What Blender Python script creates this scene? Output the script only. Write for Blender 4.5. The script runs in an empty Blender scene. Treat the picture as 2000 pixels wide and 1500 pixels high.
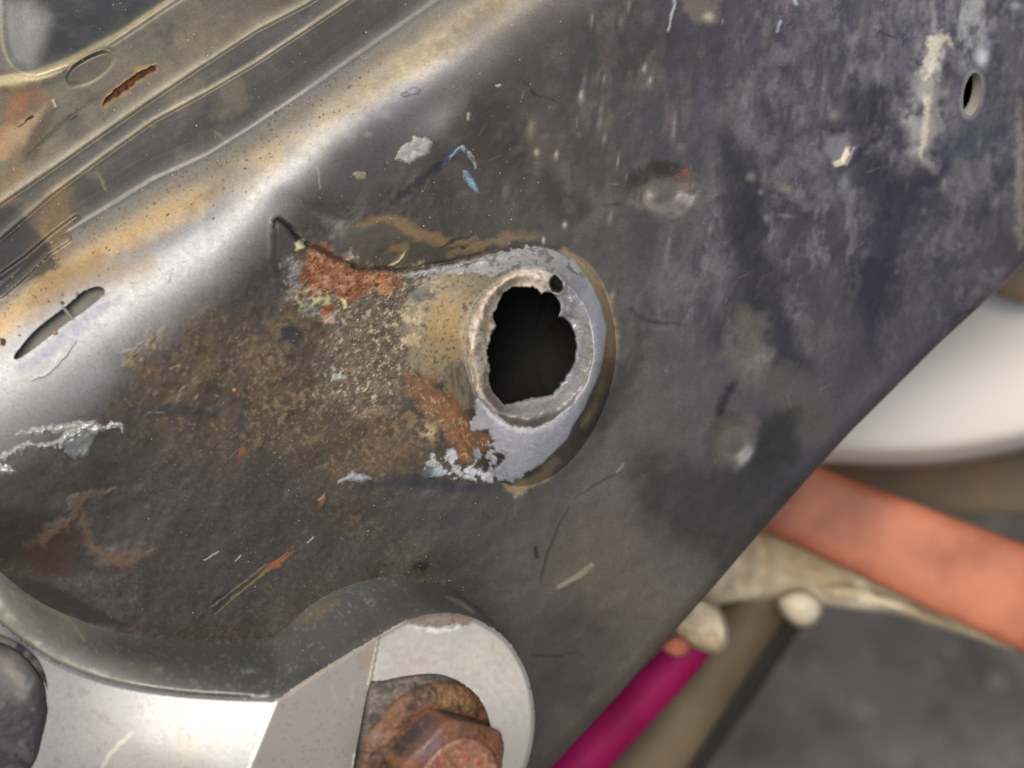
import bpy, math
import numpy as np
from mathutils import Vector
R_ = math.radians
f32 = np.float32

# ------------------------------------------------------------------ camera, sky, sun, exposure
S, D = 1.0e-4, 0.35                 # 0.1 mm per photo pixel on the focus plane, 0.35 m from the lens
PITCH = R_(55.0)
CAM = np.array([0.0, 0.0, 0.80])
RT = np.array([1.0, 0, 0])
FW = np.array([0, math.cos(PITCH), -math.sin(PITCH)])
UP = np.array([0, math.sin(PITCH), math.cos(PITCH)])
sc = bpy.context.scene
cd = bpy.data.cameras.new("camera")
cam = bpy.data.objects.new("camera", cd)
sc.collection.objects.link(cam)
cam.location = CAM
cam.rotation_euler = (math.pi/2 - PITCH, 0, 0)
cd.sensor_width = 36.0
cd.lens = 36.0*D/(2000*S)
cd.clip_start, cd.clip_end = 0.01, 1000.0
cd.dof.use_dof = True
cd.dof.focus_distance = D + 0.006
cd.dof.aperture_fstop = cd.lens/7.0
cd.dof.aperture_blades = 0
sc.camera = cam

sun_dir = -0.15*RT + 0.23*UP - 0.96*FW
sun_dir /= np.linalg.norm(sun_dir)
elev = math.asin(sun_dir[2]); azim = math.atan2(sun_dir[0], sun_dir[1])
w = bpy.data.worlds.new("World"); sc.world = w; w.use_nodes = True
nt = w.node_tree
sky = nt.nodes.new("ShaderNodeTexSky"); sky.sky_type = 'NISHITA'
sky.sun_disc = False; sky.sun_elevation = elev; sky.sun_rotation = azim
sky.air_density = 1.0; sky.dust_density = 7.0; sky.ozone_density = 1.0
bg = nt.nodes["Background"]; bg.inputs[1].default_value = 0.105
nt.links.new(sky.outputs[0], bg.inputs[0])
sl = bpy.data.lights.new("sun", 'SUN'); so = bpy.data.objects.new("sun", sl)
sc.collection.objects.link(so)
sl.energy = 1.9; sl.angle = R_(38); sl.color = (1.0, 0.95, 0.87)
so.rotation_euler = Vector(-sun_dir).to_track_quat('-Z', 'Y').to_euler()
vs = sc.view_settings
sc.display_settings.display_device = 'sRGB'
vs.view_transform = 'Standard'; vs.look = 'None'; vs.gamma = 1.0; vs.exposure = 0.08
vs.use_curve_mapping = False

# ------------------------------------------------------------------ helpers
def W(px, py, h):
    """photo pixel + height above the focus plane (0.1 mm) -> point in the world"""
    return WD(px, py, D - np.asarray(h, dtype=np.float64)*S)
def WD(px, py, z):
    px, py, z = np.broadcast_arrays(np.asarray(px, float), np.asarray(py, float), np.asarray(z, float))
    k = S*z/D
    return CAM + ((px-1000)*k)[..., None]*RT + ((750-py)*k)[..., None]*UP + z[..., None]*FW

def lin(c):
    c = np.asarray(c, dtype=f32)/255.0
    return np.where(c <= 0.04045, c/12.92, ((c+0.055)/1.055)**2.4).astype(f32)
def ss(a, b, x):
    t = np.clip((x-a)/(b-a), 0, 1)
    return (t*t*(3-2*t)).astype(f32)
_L = {}
def vn(x, y, s, seed, sy=None):
    if seed not in _L:
        _L[seed] = np.random.default_rng(seed).random((256, 256)).astype(f32)*2-1
    L = _L[seed]
    u = x/s + seed*13.71; v = y/(sy or s) + seed*7.37
    iu = np.floor(u); iv = np.floor(v)
    a = (u-iu).astype(f32); b = (v-iv).astype(f32)
    iu = iu.astype(np.int32) & 255; iv = iv.astype(np.int32) & 255
    ju = (iu+1) & 255; jv = (iv+1) & 255
    a = a*a*(3-2*a); b = b*b*(3-2*b)
    return (L[iu, iv]*(1-a)+L[ju, iv]*a)*(1-b) + (L[iu, jv]*(1-a)+L[ju, jv]*a)*b
def fbm(x, y, s, seed, o=4, sy=None, g=0.55):
    r = 0; am = 1; tot = 0
    u = np.asarray(x)/s; v = np.asarray(y)/(sy or s)
    if sy is None: u, v = .8*u-.6*v, .6*u+.8*v
    for k in range(o):
        r = r + am*vn(u, v, 1.0, seed+k*17)
        tot += am; am *= g
        if sy is None: u, v = (.766*u-.643*v)*2.07+3.1, (.643*u+.766*v)*2.07-1.7
        else: u, v = (u+.13*v)*2.07+3.1, v*2.07-1.7
    return (r/tot*1.6).astype(f32)

def near_poly(x, y, P, closed=True):
    """distance, nearest point, inside flag, parameter along"""
    P = np.asarray(P, float); n = len(P)
    best = np.full(x.shape, 1e12); qx = np.zeros(x.shape); qy = np.zeros(x.shape); tt = np.zeros(x.shape)
    ins = np.zeros(x.shape, bool)
    for i in range(n if closed else n-1):
        x0, y0 = P[i]; x1, y1 = P[(i+1) % n]
        dx, dy = x1-x0, y1-y0
        t = np.clip(((x-x0)*dx+(y-y0)*dy)/(dx*dx+dy*dy+1e-9), 0, 1)
        cx = x0+t*dx; cy = y0+t*dy
        d = (x-cx)**2+(y-cy)**2
        m = d < best
        best[m] = d[m]; qx[m] = cx[m]; qy[m] = cy[m]; tt[m] = (i+t)[m]
        if closed and y0 != y1:
            c = ((y0 > y) != (y1 > y)) & (x < (x1-x0)*(y-y0)/(y1-y0)+x0)
            ins ^= c
    return np.sqrt(best), qx, qy, ins, tt
def _sel(x, y, P, m):
    P = np.asarray(P, float)
    return np.nonzero((x > P[:, 0].min()-m) & (x < P[:, 0].max()+m) & (y > P[:, 1].min()-m) & (y < P[:, 1].max()+m))[0]
def poly(x, y, P, f=6, wa=0, ws=14, seed=3, off=0):
    s = _sel(x, y, P, f+wa*2+abs(off)+2); r = np.zeros(x.shape, f32)
    if len(s) == 0: return r
    a, b = x[s], y[s]
    if wa:
        a2 = a+wa*fbm(a, b, ws, seed, 3); b2 = b+wa*fbm(a, b, ws, seed+5, 3); a, b = a2, b2
    d, _, _, ins, _ = near_poly(a, b, P)
    sd = np.where(ins, -d, d)-off
    r[s] = ss(f/2, -f/2, sd)
    return r
def stroke(x, y, P, wd, f=3, wa=0, ws=12, seed=3):
    wd = np.asarray(wd if np.ndim(wd) else [wd]*len(P), float)
    s = _sel(x, y, P, f+wa*2+wd.max()+2); r = np.zeros(x.shape, f32)
    if len(s) == 0: return r
    a, b = x[s], y[s]
    if wa:
        a2 = a+wa*fbm(a, b, ws, seed, 3); b2 = b+wa*fbm(a, b, ws, seed+5, 3); a, b = a2, b2
    d, _, _, _, t = near_poly(a, b, P, False)
    sd = d-np.interp(t, np.arange(len(P)), wd)
    r[s] = ss(f/2, -f/2, sd)
    return r
def gau(x, y, cx, cy, rx, ry=None, ang=0):
    ry = ry or rx; c, s = math.cos(R_(ang)), math.sin(R_(ang))
    u = (x-cx)*c+(y-cy)*s; v = -(x-cx)*s+(y-cy)*c
    return np.exp(-np.minimum((u/rx)**2+(v/ry)**2, 40)).astype(f32)
def ell(cx, cy, rx, ry, ang=0, n=40):
    t = np.linspace(0, 2*math.pi, n, endpoint=False); c, s = math.cos(R_(ang)), math.sin(R_(ang))
    u, v = rx*np.cos(t), ry*np.sin(t)
    return np.stack([cx+u*c-v*s, cy+u*s+v*c], 1)

K = 0.70        # observed-to-base colour factor
class Paint:
    def __init__(s, n, c, rough=0.5, metal=0.0):
        s.c = np.tile(lin(c)*K, (n, 1)).astype(f32); s.r = np.full(n, rough, f32); s.m = np.full(n, metal, f32); s.h = np.zeros(n, f32)
    def put(s, m, c=None, a=1.0, rough=None, metal=None, dh=0.0):
        m = np.asarray(m, f32)
        k = m*a
        if c is not None: s.c += (lin(c)*K - s.c)*k[:, None]
        if rough is not None: s.r += (rough-s.r)*k
        if metal is not None: s.m += (metal-s.m)*k
        if dh: s.h += m*dh
    def mul(s, k): s.c *= np.asarray(k, f32)[:, None]

# ------------------------------------------------------------------ materials
def new_mat(name):
    m = bpy.data.materials.new(name); m.use_nodes = True
    return m, m.node_tree, m.node_tree.nodes["Principled BSDF"]
def painted(name, grain=2600.0, bump=0.22, dist=0.00006, var=0.22, spec=0.5, coat=0.0):
    """base colour, roughness and metal from the mesh's own stains; fine grain from noise"""
    m, t, b = new_mat(name)
    N = t.nodes.new; L = t.links.new
    ac = N("ShaderNodeAttribute"); ac.attribute_name = "stain_and_light"
    ar = N("ShaderNodeAttribute"); ar.attribute_name = "rough"
    am = N("ShaderNodeAttribute"); am.attribute_name = "metal"
    tc = N("ShaderNodeTexCoord")
    n1 = N("ShaderNodeTexNoise"); n1.inputs["Scale"].default_value = grain; n1.inputs["Detail"].default_value = 3
    n2 = N("ShaderNodeTexNoise"); n2.inputs["Scale"].default_value = grain*0.28; n2.inputs["Detail"].default_value = 5
    L(tc.outputs["Object"], n1.inputs["Vector"]); L(tc.outputs["Object"], n2.inputs["Vector"])
    mr = N("ShaderNodeMapRange"); mr.inputs[1].default_value = 0.25; mr.inputs[2].default_value = 0.75
    mr.inputs[3].default_value = 1-var; mr.inputs[4].default_value = 1+var
    L(n1.outputs["Fac"], mr.inputs[0])
    mx = N("ShaderNodeVectorMath"); mx.operation = 'SCALE'
    L(ac.outputs["Color"], mx.inputs[0]); L(mr.outputs[0], mx.inputs["Scale"])
    L(mx.outputs[0], b.inputs["Base Color"])
    ad = N("ShaderNodeMath"); ad.operation = 'MULTIPLY_ADD'; ad.inputs[1].default_value = 0.22
    sb = N("ShaderNodeMath"); sb.operation = 'SUBTRACT'; sb.inputs[1].default_value = 0.11; sb.use_clamp = True
    L(n2.outputs["Fac"], ad.inputs[0]); L(ar.outputs["Fac"], ad.inputs[2]); L(ad.outputs[0], sb.inputs[0])
    L(sb.outputs[0], b.inputs["Roughness"]); L(am.outputs["Fac"], b.inputs["Metallic"])
    b.inputs["Specular IOR Level"].default_value = spec
    bp = N("ShaderNodeBump"); bp.inputs["Strength"].default_value = bump; bp.inputs["Distance"].default_value = dist
    L(n1.outputs["Fac"], bp.inputs["Height"]); L(bp.outputs[0], b.inputs["Normal"])
    return m
def noisy(name, c1, c2, scale, rough=0.6, metal=0.0, bump=0.3, dist=0.0003, detail=6, lo=0.35, hi=0.65, spec=0.5):
    m, t, b = new_mat(name)
    N = t.nodes.new; L = t.links.new
    tc = N("ShaderNodeTexCoord")
    n1 = N("ShaderNodeTexNoise"); n1.inputs["Scale"].default_value = scale; n1.inputs["Detail"].default_value = detail
    L(tc.outputs["Object"], n1.inputs["Vector"])
    cr = N("ShaderNodeValToRGB"); e = cr.color_ramp.elements
    e[0].position, e[1].position = lo, hi
    e[0].color = (*[float(v) for v in lin(c1)*K], 1); e[1].color = (*[float(v) for v in lin(c2)*K], 1)
    L(n1.outputs["Fac"], cr.inputs[0]); L(cr.outputs[0], b.inputs["Base Color"])
    b.inputs["Roughness"].default_value = rough; b.inputs["Metallic"].default_value = metal
    b.inputs["Specular IOR Level"].default_value = spec
    bp = N("ShaderNodeBump"); bp.inputs["Strength"].default_value = bump; bp.inputs["Distance"].default_value = dist
    L(n1.outputs["Fac"], bp.inputs["Height"]); L(bp.outputs[0], b.inputs["Normal"])
    return m

M_steel = painted("scuffed_painted_steel")
M_stub = painted("weld_metal", grain=2200, bump=0.5, var=0.2)
M_cast = painted("cast_bracket_metal", grain=3200, bump=0.12, var=0.08)
M_rust = painted("rusty_bolt_metal", grain=1600, bump=0.7, dist=0.00012, var=0.35)
M_dark = noisy("unpainted_dark_steel", (22, 21, 20), (38, 33, 29), 300, 0.9, 0.0, spec=0.2)
M_flake = painted("grey_paint", grain=2600, bump=0.3, var=0.15)

# ------------------------------------------------------------------ mesh building
def link(o, parent=None):
    sc.collection.objects.link(o)
    if parent: o.parent = parent
    return o
def mesh(name, co, quads, mat, parent=None, tris=None, paint=None, smooth=True, nrm=None):
    co = np.ascontiguousarray(co, dtype=f32).reshape(-1, 3)
    quads = np.zeros((0, 4), np.int32) if quads is None else np.asarray(quads, np.int32).reshape(-1, 4)
    tris = np.zeros((0, 3), np.int32) if tris is None else np.asarray(tris, np.int32).reshape(-1, 3)
    used = np.zeros(len(co), bool); used[quads.ravel()] = True; used[tris.ravel()] = True
    idx = np.cumsum(used)-1
    co = co[used]; quads = idx[quads]; tris = idx[tris]
    me = bpy.data.meshes.new(name)
    me.vertices.add(len(co)); me.vertices.foreach_set("co", co.ravel())
    nl = quads.size+tris.size
    me.loops.add(nl)
    me.loops.foreach_set("vertex_index", np.concatenate([quads.ravel(), tris.ravel()]).astype(np.int32))
    nf = len(quads)+len(tris); me.polygons.add(nf)
    st = np.concatenate([np.arange(len(quads))*4, quads.size+np.arange(len(tris))*3]).astype(np.int32)
    me.polygons.foreach_set("loop_start", st)
    me.update(calc_edges=True)
    me.polygons.foreach_set("use_smooth", np.full(nf, smooth))
    if paint is not None:
        a = me.attributes.new("stain_and_light", 'FLOAT_COLOR', 'POINT')
        c = np.ones((len(co), 4), f32); c[:, :3] = np.clip(paint.c[used], 0.002, 1); a.data.foreach_set("color", c.ravel())
        a = me.attributes.new("rough", 'FLOAT', 'POINT'); a.data.foreach_set("value", np.clip(paint.r[used], 0.05, 1))
        a = me.attributes.new("metal", 'FLOAT', 'POINT'); a.data.foreach_set("value", np.clip(paint.m[used], 0, 1))
    me.materials.append(mat)
    me.validate()
    if nrm is not None: me.normals_split_custom_set_from_vertices(nrm[used].tolist())
    return link(bpy.data.objects.new(name, me), parent)
def thing(name, label, cat, loc):
    o = bpy.data.objects.new(name, None); o.empty_display_size = 0.02
    sc.collection.objects.link(o); o['label'] = label; o['category'] = cat
    o['_loc'] = [float(v) for v in loc]
    return o
def tag(o, label, cat): o['label'] = label; o['category'] = cat; return o
def gridq(nr, nc, wrap=False):
    i = np.arange(nr-1)[:, None]; j = np.arange(nc if wrap else nc-1)[None]
    k = (j+1) % nc
    return np.stack(np.broadcast_arrays(i*nc+j, i*nc+k, (i+1)*nc+k, (i+1)*nc+j), -1).reshape(-1, 4)
def resample(P, n, closed=False):
    P = np.asarray(P, float)
    if closed: P = np.vstack([P, P[:1]])
    # Catmull-Rom through the points, then even spacing
    m = len(P); out = []
    for i in range(m-1):
        p0 = P[(i-1) if i > 0 else (m-2 if closed else 0)]; p1 = P[i]; p2 = P[i+1]
        p3 = P[i+2] if i+2 < m else (P[1] if closed else P[-1])
        t = np.linspace(0, 1, 16, endpoint=False)[:, None]
        out.append(0.5*((2*p1)+(p2-p0)*t+(2*p0-5*p1+4*p2-p3)*t*t+(3*p1-p0-3*p2+p3)*t**3))
    Q = np.vstack(out+[P[-1:]])
    s = np.r_[0, np.cumsum(np.hypot(*np.diff(Q[:, :2], axis=0).T))]
    u = np.linspace(0, s[-1], n, endpoint=not closed)
    return np.stack([np.interp(u, s, Q[:, k]) for k in range(Q.shape[1])], 1)

# ------------------------------------------------------------------ the chassis rail: shape
LX = [-600, 0, 100, 200, 300, 400, 500, 600, 700, 850, 1000, 1300, 2700]
C1 = [820, 404, 336, 266, 197, 130, 65, 13, -50, -150, -250, -450, -1400]
C2 = [900, 472, 386, 312, 241, 187, 128, 62, -5, -105, -205, -405, -1355]
C3 = [985, 560, 472, 413, 352, 307, 245, 178, 108, 5, -100, -300, -1200]
WB = [1330, 915, 850, 775, 695, 608, 492, 392, 312, 202, 95, -110, -1050]
LR = [410, 405, 385, 365, 330, 285, 240, 205, 180, 160, 145, 130, 130]
EDGE = [(2700, -200), (2300, 215), (1950, 565), (1825, 680), (1755, 750), (1655, 850), (1608, 902), (1503, 1019), (1391, 1149), (1295, 1258), (1200, 1366), (1075, 1500), (640, 1970)]
EY = [p[1] for p in EDGE]; EX = [p[0] for p in EDGE]
def li(tab, x): return np.interp(x, LX, tab)
POCKET = resample([(12, -260), (10, 20), (14, 85), (30, 122), (62, 136), (112, 122), (180, 92), (258, 42), (330, -6), (430, -70), (560, -170), (560, -260)], 60)
SLOT = [(26, 701), (30, 690), (38, 680), (52, 662), (70, 643), (96, 622), (122, 603), (138, 590), (160, 570), (178, 562), (192, 559), (203, 563), (204, 573), (198, 580), (186, 590), (164, 608), (133, 629), (105, 650), (70, 678), (45, 696), (33, 702)]
SMALL = ell(1899, 184, 17, 43, 9)
CX, CY = 1033.0, 680.0
FOOT = [(782, 640), (792, 590), (830, 548), (900, 512), (980, 480), (1050, 468), (1120, 490), (1170, 545), (1197, 620), (1203, 700), (1186, 780), (1150, 855), (1100, 915), (1040, 948), (985, 945), (930, 905), (880, 840), (838, 770), (800, 705)]
HOLE = [(982, 576), (992, 564), (1008, 560), (1022, 562), (1040, 560), (1050, 568), (1056, 576), (1066, 571), (1076, 570), (1086, 580), (1092, 592), (1095, 605), (1090, 618), (1102, 622), (1112, 632), (1118, 640), (1124, 660), (1124, 682), (1122, 704), (1114, 722), (1108, 728), (1098, 745), (1090, 756), (1078, 770), (1062, 774), (1036, 776), (1010, 783), (986, 790), (976, 780), (966, 768), (958, 752), (956, 735), (958, 716), (953, 700), (952, 685), (956, 672), (960, 660), (964, 648), (970, 640), (966, 628), (962, 612), (970, 604), (974, 594)]
CRACK = [(532, 500), (534, 432), (545, 428), (563, 440), (582, 462), (602, 480), (625, 487), (648, 500), (680, 515), (705, 526), (730, 526), (760, 525), (785, 530), (830, 520), (880, 512), (930, 500), (985, 482), (1040, 474)]
RUSTZONE = [(600, 484), (622, 484), (648, 500), (700, 525), (770, 528), (786, 545), (765, 575), (735, 568), (700, 574), (668, 580), (662, 590), (652, 572), (612, 572), (598, 575), (590, 540), (600, 515)]
COATED = [(1150, 545), (1172, 590), (1185, 640), (1180, 690), (1168, 735), (1140, 800), (1105, 858), (1060, 905), (1000, 938), (972, 935), (958, 920), (985, 905), (988, 885), (968, 868), (958, 848), (955, 838), (920, 838), (918, 826), (932, 812), (925, 785), (938, 775), (965, 800), (1000, 830), (1040, 838), (1080, 820), (1120, 790), (1148, 740), (1160, 690), (1150, 620), (1135, 585), (1110, 560), (1080, 535), (1040, 525), (990, 530), (960, 540), (930, 530), (880, 535), (800, 545), (800, 535), (880, 520), (960, 500), (1030, 480), (1080, 488), (1120, 508)]

def web_h(x, y):
    q = np.maximum(0, x-1050)
    return -0.27*(x-800) - 0.21*(y-600) - 0.00011*q*q
def bowl(x, y, cx, cy, rx, ry, ang=0):
    c, s = math.cos(R_(ang)), math.sin(R_(ang)); u = (x-cx)*c+(y-cy)*s; v = -(x-cx)*s+(y-cy)*c
    return ss(1.12, .35, np.sqrt((u/rx)**2+(v/ry)**2))
def shape(x, y):
    """height of the bare sheet"""
    h = web_h(x, y)
    u = li(WB, x)-y; L = li(LR, x)
    uu = np.clip(u, 0, None); t = np.clip(uu/L, 0, 1)
    bend = np.where(uu < L, L*(t**3-0.5*t**4), 0.5*L+(uu-L))
    h = h - 0.74*bend
    # the two laps of sheet, each lying on the next
    d1 = li(C1, x)-y; d2 = li(C2, x)-y; d3 = li(C3, x)-y
    h += 15*(1-np.exp(-np.maximum(d1, 0)/20.0)) + 13*(1-np.exp(-np.maximum(d2, 0)/16.0))
    h -= 3.0*np.exp(-(d1/4.6)**2) + 2.8*np.exp(-(d2/4.4)**2)
    h += 6*(1-np.exp(-np.maximum(d3, 0)/22.0)) - 2.2*np.exp(-(d3/5.0)**2)
    h += 10*ss(0, 60, d3)*ss(0, 60, -d2)*0.0
    # folds at far left
    for P, a, wd in (([(0, 540), (50, 505), (100, 462), (150, 425)], -7, 5), ([(0, 575), (50, 532), (90, 492), (130, 465)], 6, 8)):
        h += a*stroke(x, y, P, wd, 8)
    # pressed pocket, top left
    s = _sel(x, y, POCKET, 80)
    if len(s):
        d, _, _, ins, _ = near_poly(x[s], y[s], POCKET); sd = np.where(ins, -d, d)
        h[s] += -60*ss(10, -95, sd) - 12*ss(8, -40, sd) + 9*np.exp(-((sd-8)/9.0)**2)
    # oval dimple
    P = ell(174, 132, 50, 19, -31)
    h += -9*poly(x, y, P, 9) + 3*poly(x, y, P, 10, off=8)
    # dents and undulations of the web
    h += -10*gau(x, y, 640, 430, 55, 40, 25) - 8*gau(x, y, 590, 405, 60, 22, 20) + 9*gau(x, y, 790, 465, 75, 40, 8)
    h += -6*gau(x, y, 235, 1015, 62, 66) + 2*gau(x, y, 262, 1085, 70, 26, -10)
    h += -6*gau(x, y, 880, 340, 30, 70, -20) + 8*gau(x, y, 900, 270, 70, 40, 30)
    DENT = [(1222, 385), (1250, 345), (1288, 317), (1325, 322), (1352, 326), (1352, 368), (1335, 392), (1310, 424), (1280, 412), (1224, 398)]
    h += -24*bowl(x, y, 1290, 374, 74, 56, -12) + 4*gau(x, y, 1284, 388, 20, 18) + 7*gau(x, y, 1284, 386, 22, 20)
    h += -14*poly(x, y, [(1610, 262), (1650, 258), (1664, 285), (1648, 320), (1628, 322), (1606, 290)], 22)
    h += 12*poly(x, y, [(1765, 215), (1805, 190), (1815, 130), (1840, 130), (1838, 200), (1830, 280), (1812, 318), (1785, 300)], 40)
    h += -20*bowl(x, y, 1428, 862, 50, 60, 15) + 5*gau(x, y, 1428, 862, 62, 70, 15) - 13*bowl(x, y, 1452, 660, 70, 85, 5) + 7*gau(x, y, 1560, 780, 60, 46, 30)
    h += 6*fbm(x, y, 170, 31, 2)*ss(1250, 1700, x) + 2.2*fbm(x, y, 60, 33, 3)*ss(40, -120, u)
    # rust wing beside the stub
    d, _, _, _, _ = (None,)*5
    s = _sel(x, y, CRACK, 140)
    if len(s):
        a, b = x[s], y[s]
        dd, _, qy, _, t = near_poly(a, b, np.array(CRACK[1:], float), False)
        below = b > np.interp(a, [p[0] for p in CRACK[1:]], [p[1] for p in CRACK[1:]])
        inx = ss(525, 545, a)*ss(1010, 900, a)
        h[s] += np.where(below, 13*np.exp(-(dd/70.0)**2)*ss(0, 8, dd), 0)*inx - 7*np.exp(-(dd/4.5)**2)*ss(520, 545, a)*ss(1040, 800, a)
    h += 7*poly(x, y, [(534, 432), (600, 482), (596, 560), (575, 600), (530, 505)], 26)
    h -= 85*ss(230, -40, x)*ss(985, 1130, y)
    h -= 16*poly(x, y, FOOT, 14, off=-12)
    return h

def stains_and_light(x, y, stub=False):
    """colour, roughness and relief of everything stuck to or scraped off the rail, plus painted highlights and shade"""
    n = len(x)
    p = Paint(n, (67, 63, 56), 0.38, 0.0)
    one = np.ones(n, f32)
    d1 = li(C1, x)-y; d2 = li(C2, x)-y; d3 = li(C3, x)-y; dw = li(WB, x)-y
    big = fbm(x, y, 260, 41, 4); mid = fbm(x, y, 70, 43, 4); fine = fbm(x, y, 9, 47, 3); gr = fbm(x, y, 4.6, 49, 2)
    right = ss(1050, 1500, x + 0.25*(500-y))
    p.put(ss(850, 1250, x), (88, 86, 82)); p.put(right, (71, 70, 76)); p.put(ss(1450, 1900, x-0.5*(y-200)), (64, 64, 77))
    low = ss(950, 1250, y)*ss(900, 1100, x); p.put(low, (90, 84, 74), .9)
    web = ss(60, -60, dw)
    # dust of the ridge and upper sheets, with highlights and shade put into colour
    up = ss(-40, 60, d3)
    p.put(ss(-60, 130, dw)*(1-up), (176, 178, 179), 0.95, rough=.45, metal=.36)  # pale highlight of the flank, put into colour and metal
    p.put(up, (100, 98, 91), 1, rough=.40, metal=.15)
    p.put(up*ss(-4, 10, d1), (120, 115, 101), 1, rough=.40, metal=.12)
    p.put(up*ss(0, 10, d1)*ss(300, 650, x), (100, 92, 80), .8)
    p.put(up*ss(5, -60, d2)*ss(-.6, .5, mid), (112, 106, 90), .45)
    p.put(up*ss(-6, -70, d2)*ss(-160, -50, d2), (70, 70, 70), .6)  # shade below each lap, put into the colour here and next line
    p.put(up*ss(-10, -50, d1)*ss(0, 8, d2), (72, 72, 70), .6)
    p.put(up*ss(.0, .7, mid+.4*big), (138, 128, 104), .4); p.put(up*ss(.1, .7, fbm(x, y, 50, 301, 4)), (68, 66, 60), .4)
    p.put(ss(36, 6, d1)*ss(-3, 9, d1), (150, 142, 118), .6)  # lit edges of both laps painted as pale lines
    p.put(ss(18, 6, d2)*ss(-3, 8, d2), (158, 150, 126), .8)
    stk = fbm(x, d3, 240, 311, 4, 7.0)*ss(-200, -20, d3+120)
    p.mul(1+.07*up*stk+.14*up*mid)
    p.put(up*ss(.25, .8, fbm(x, d3, 150, 313, 4, 5.0)), (158, 146, 118), .12)
    p.put(np.exp(-((d3+34)/26.0)**2), (134, 123, 100), .7)
    kr = np.exp(-((d3+80)/36.0)**2).astype(f32)
    p.put(kr*ss(-.6, .6, mid+.4), (226, 206, 164), .85, rough=.40)  # tan dust, brightened with the warm highlight of the ridge
    p.put(np.exp(-((d3+75)/24.0)**2)*ss(600, 250, x), (222, 184, 124), .65)
    p.put(np.exp(-((d3+85)/26.0)**2)*ss(250, 700, x)*ss(1150, 900, x)*ss(-.3, .5, fbm(x, y, 40, 57, 3)), (176, 168, 138), .6)
    p.put(poly(x, y, [(60, 420), (120, 340), (150, 420), (110, 520), (300, 480), (420, 360), (460, 340), (300, 520), (120, 600), (60, 640)], 50, 22, 40), (150, 122, 78), .55)
    p.put(poly(x, y, [(0, 335), (60, 320), (20, 380), (90, 430), (60, 470), (110, 470), (60, 395), (10, 400)], 14, 8, 20), (156, 124, 82), .5)
    p.put(poly(x, y, [(-40, 425), (25, 400), (60, 440), (90, 470), (115, 520), (-40, 600)], 14, 4), (58, 58, 58), .75)
    p.put(poly(x, y, [(-60, 180), (30, 178), (70, 190), (50, 225), (30, 270), (-60, 330)], 90, 14, 40)*ss(-.9, .4, mid), (186, 116, 62), .8)
    p.put(poly(x, y, [(-30, 290), (20, 245), (60, 225), (90, 205), (60, 260), (10, 310), (-30, 330)], 26, 6), (200, 172, 130), .7)  # cream highlight below the rust, painted in
    p.put(poly(x, y, [(0, 165), (70, 148), (140, 120), (100, 150), (30, 172)], 20, 6), (206, 186, 128), .8)
    p.put(stroke(x, y, [(-10, 160), (60, 148), (140, 116), (240, 60), (345, -10)], [10, 9, 7, 5, 4], 10), (224, 210, 166), .85, rough=.35)  # highlight along the pocket lip, put into the colour
    p.put(stroke(x, y, [(10, 178), (90, 160), (150, 128), (240, 80)], [6, 10, 9, 3], 14), (74, 70, 60), .5)
    p.put(poly(x, y, POCKET, 34, off=-4), (76, 77, 78), 1, rough=.30, metal=.1)
    p.put(poly(x, y, POCKET, 30)*ss(-.2, .6, fbm(x, y, 30, 303, 4, 14)), (100, 98, 92), .5)
    p.put(poly(x, y, [(-10, 0), (60, 0), (90, 40), (60, 130), (25, 120), (0, 60)], 60), (196, 196, 188), .9)  # bright reflection in the pocket's corner, painted as pale colour
    p.put(stroke(x, y, [(2, 50), (6, 95), (22, 128)], 3, 9), (190, 184, 140), .45)
    p.put(stroke(x, y, [(60, 300), (75, 260), (95, 225), (110, 210)], [16, 14, 9, 2], 16), (92, 76, 54), .6)
    p.put(stroke(x, y, [(58, 300), (110, 250), (150, 215), (190, 190)], [3, 4, 3, 1], 6, 3), (84, 66, 44), .6)
    p.put(poly(x, y, ell(174, 132, 44, 14, -31), 8), (96, 92, 88), .7)
    g = [(200, 209), (210, 190), (222, 178), (240, 165), (262, 148), (286, 134), (304, 127), (302, 138), (285, 146), (262, 163), (240, 180), (225, 190), (212, 200)]
    p.put(poly(x, y, g, 5, 2.5, 10, off=6), (168, 140, 92), .7)
    p.put(poly(x, y, [(255, 152), (266, 132), (284, 128), (290, 134)], 8, 2), (176, 146, 90), .9)
    gm = poly(x, y, g, 3, 3, 9)
    p.put(gm, (58, 30, 14), 1, rough=.8, dh=-9); p.put(gm*ss(-.1, .5, fine+.2), (112, 58, 22), .8)
    p.put(stroke(x, y, [(37, 246), (62, 227)], [1, 3], 2, 2), (50, 28, 18)); p.put(stroke(x, y, [(137, 236), (148, 226)], [1, 2.4], 2, 1), (90, 48, 24))
    p.put(stroke(x, y, [(104, 196), (108, 206)], [3, 2], 3, 1), (215, 205, 165), dh=4)
    for q in ([(272, 232), (300, 246)], [(248, 268), (258, 272)], [(188, 335), (205, 368)], [(420, 255), (440, 275)]):
        p.put(stroke(x, y, q, [1.5, 3], 4, 3), (150, 138, 112), .7)
    # blue-grey sheen of the ridge flank, put into the colour
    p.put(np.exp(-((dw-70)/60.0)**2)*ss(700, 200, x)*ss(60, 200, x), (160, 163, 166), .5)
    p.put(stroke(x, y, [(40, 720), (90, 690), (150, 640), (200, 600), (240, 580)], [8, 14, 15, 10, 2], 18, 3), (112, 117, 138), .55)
    p.put(stroke(x, y, [(60, 742), (90, 732), (110, 715), (130, 690), (148, 665)], [1.5, 2.5, 2, 2, .8], 5, 2), (220, 214, 202), .9, dh=2)
    p.put(stroke(x, y, [(260, 510), (330, 470), (400, 430), (430, 405)], [8, 12, 9, 2], 20, 4), (146, 150, 154), .6)
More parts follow.
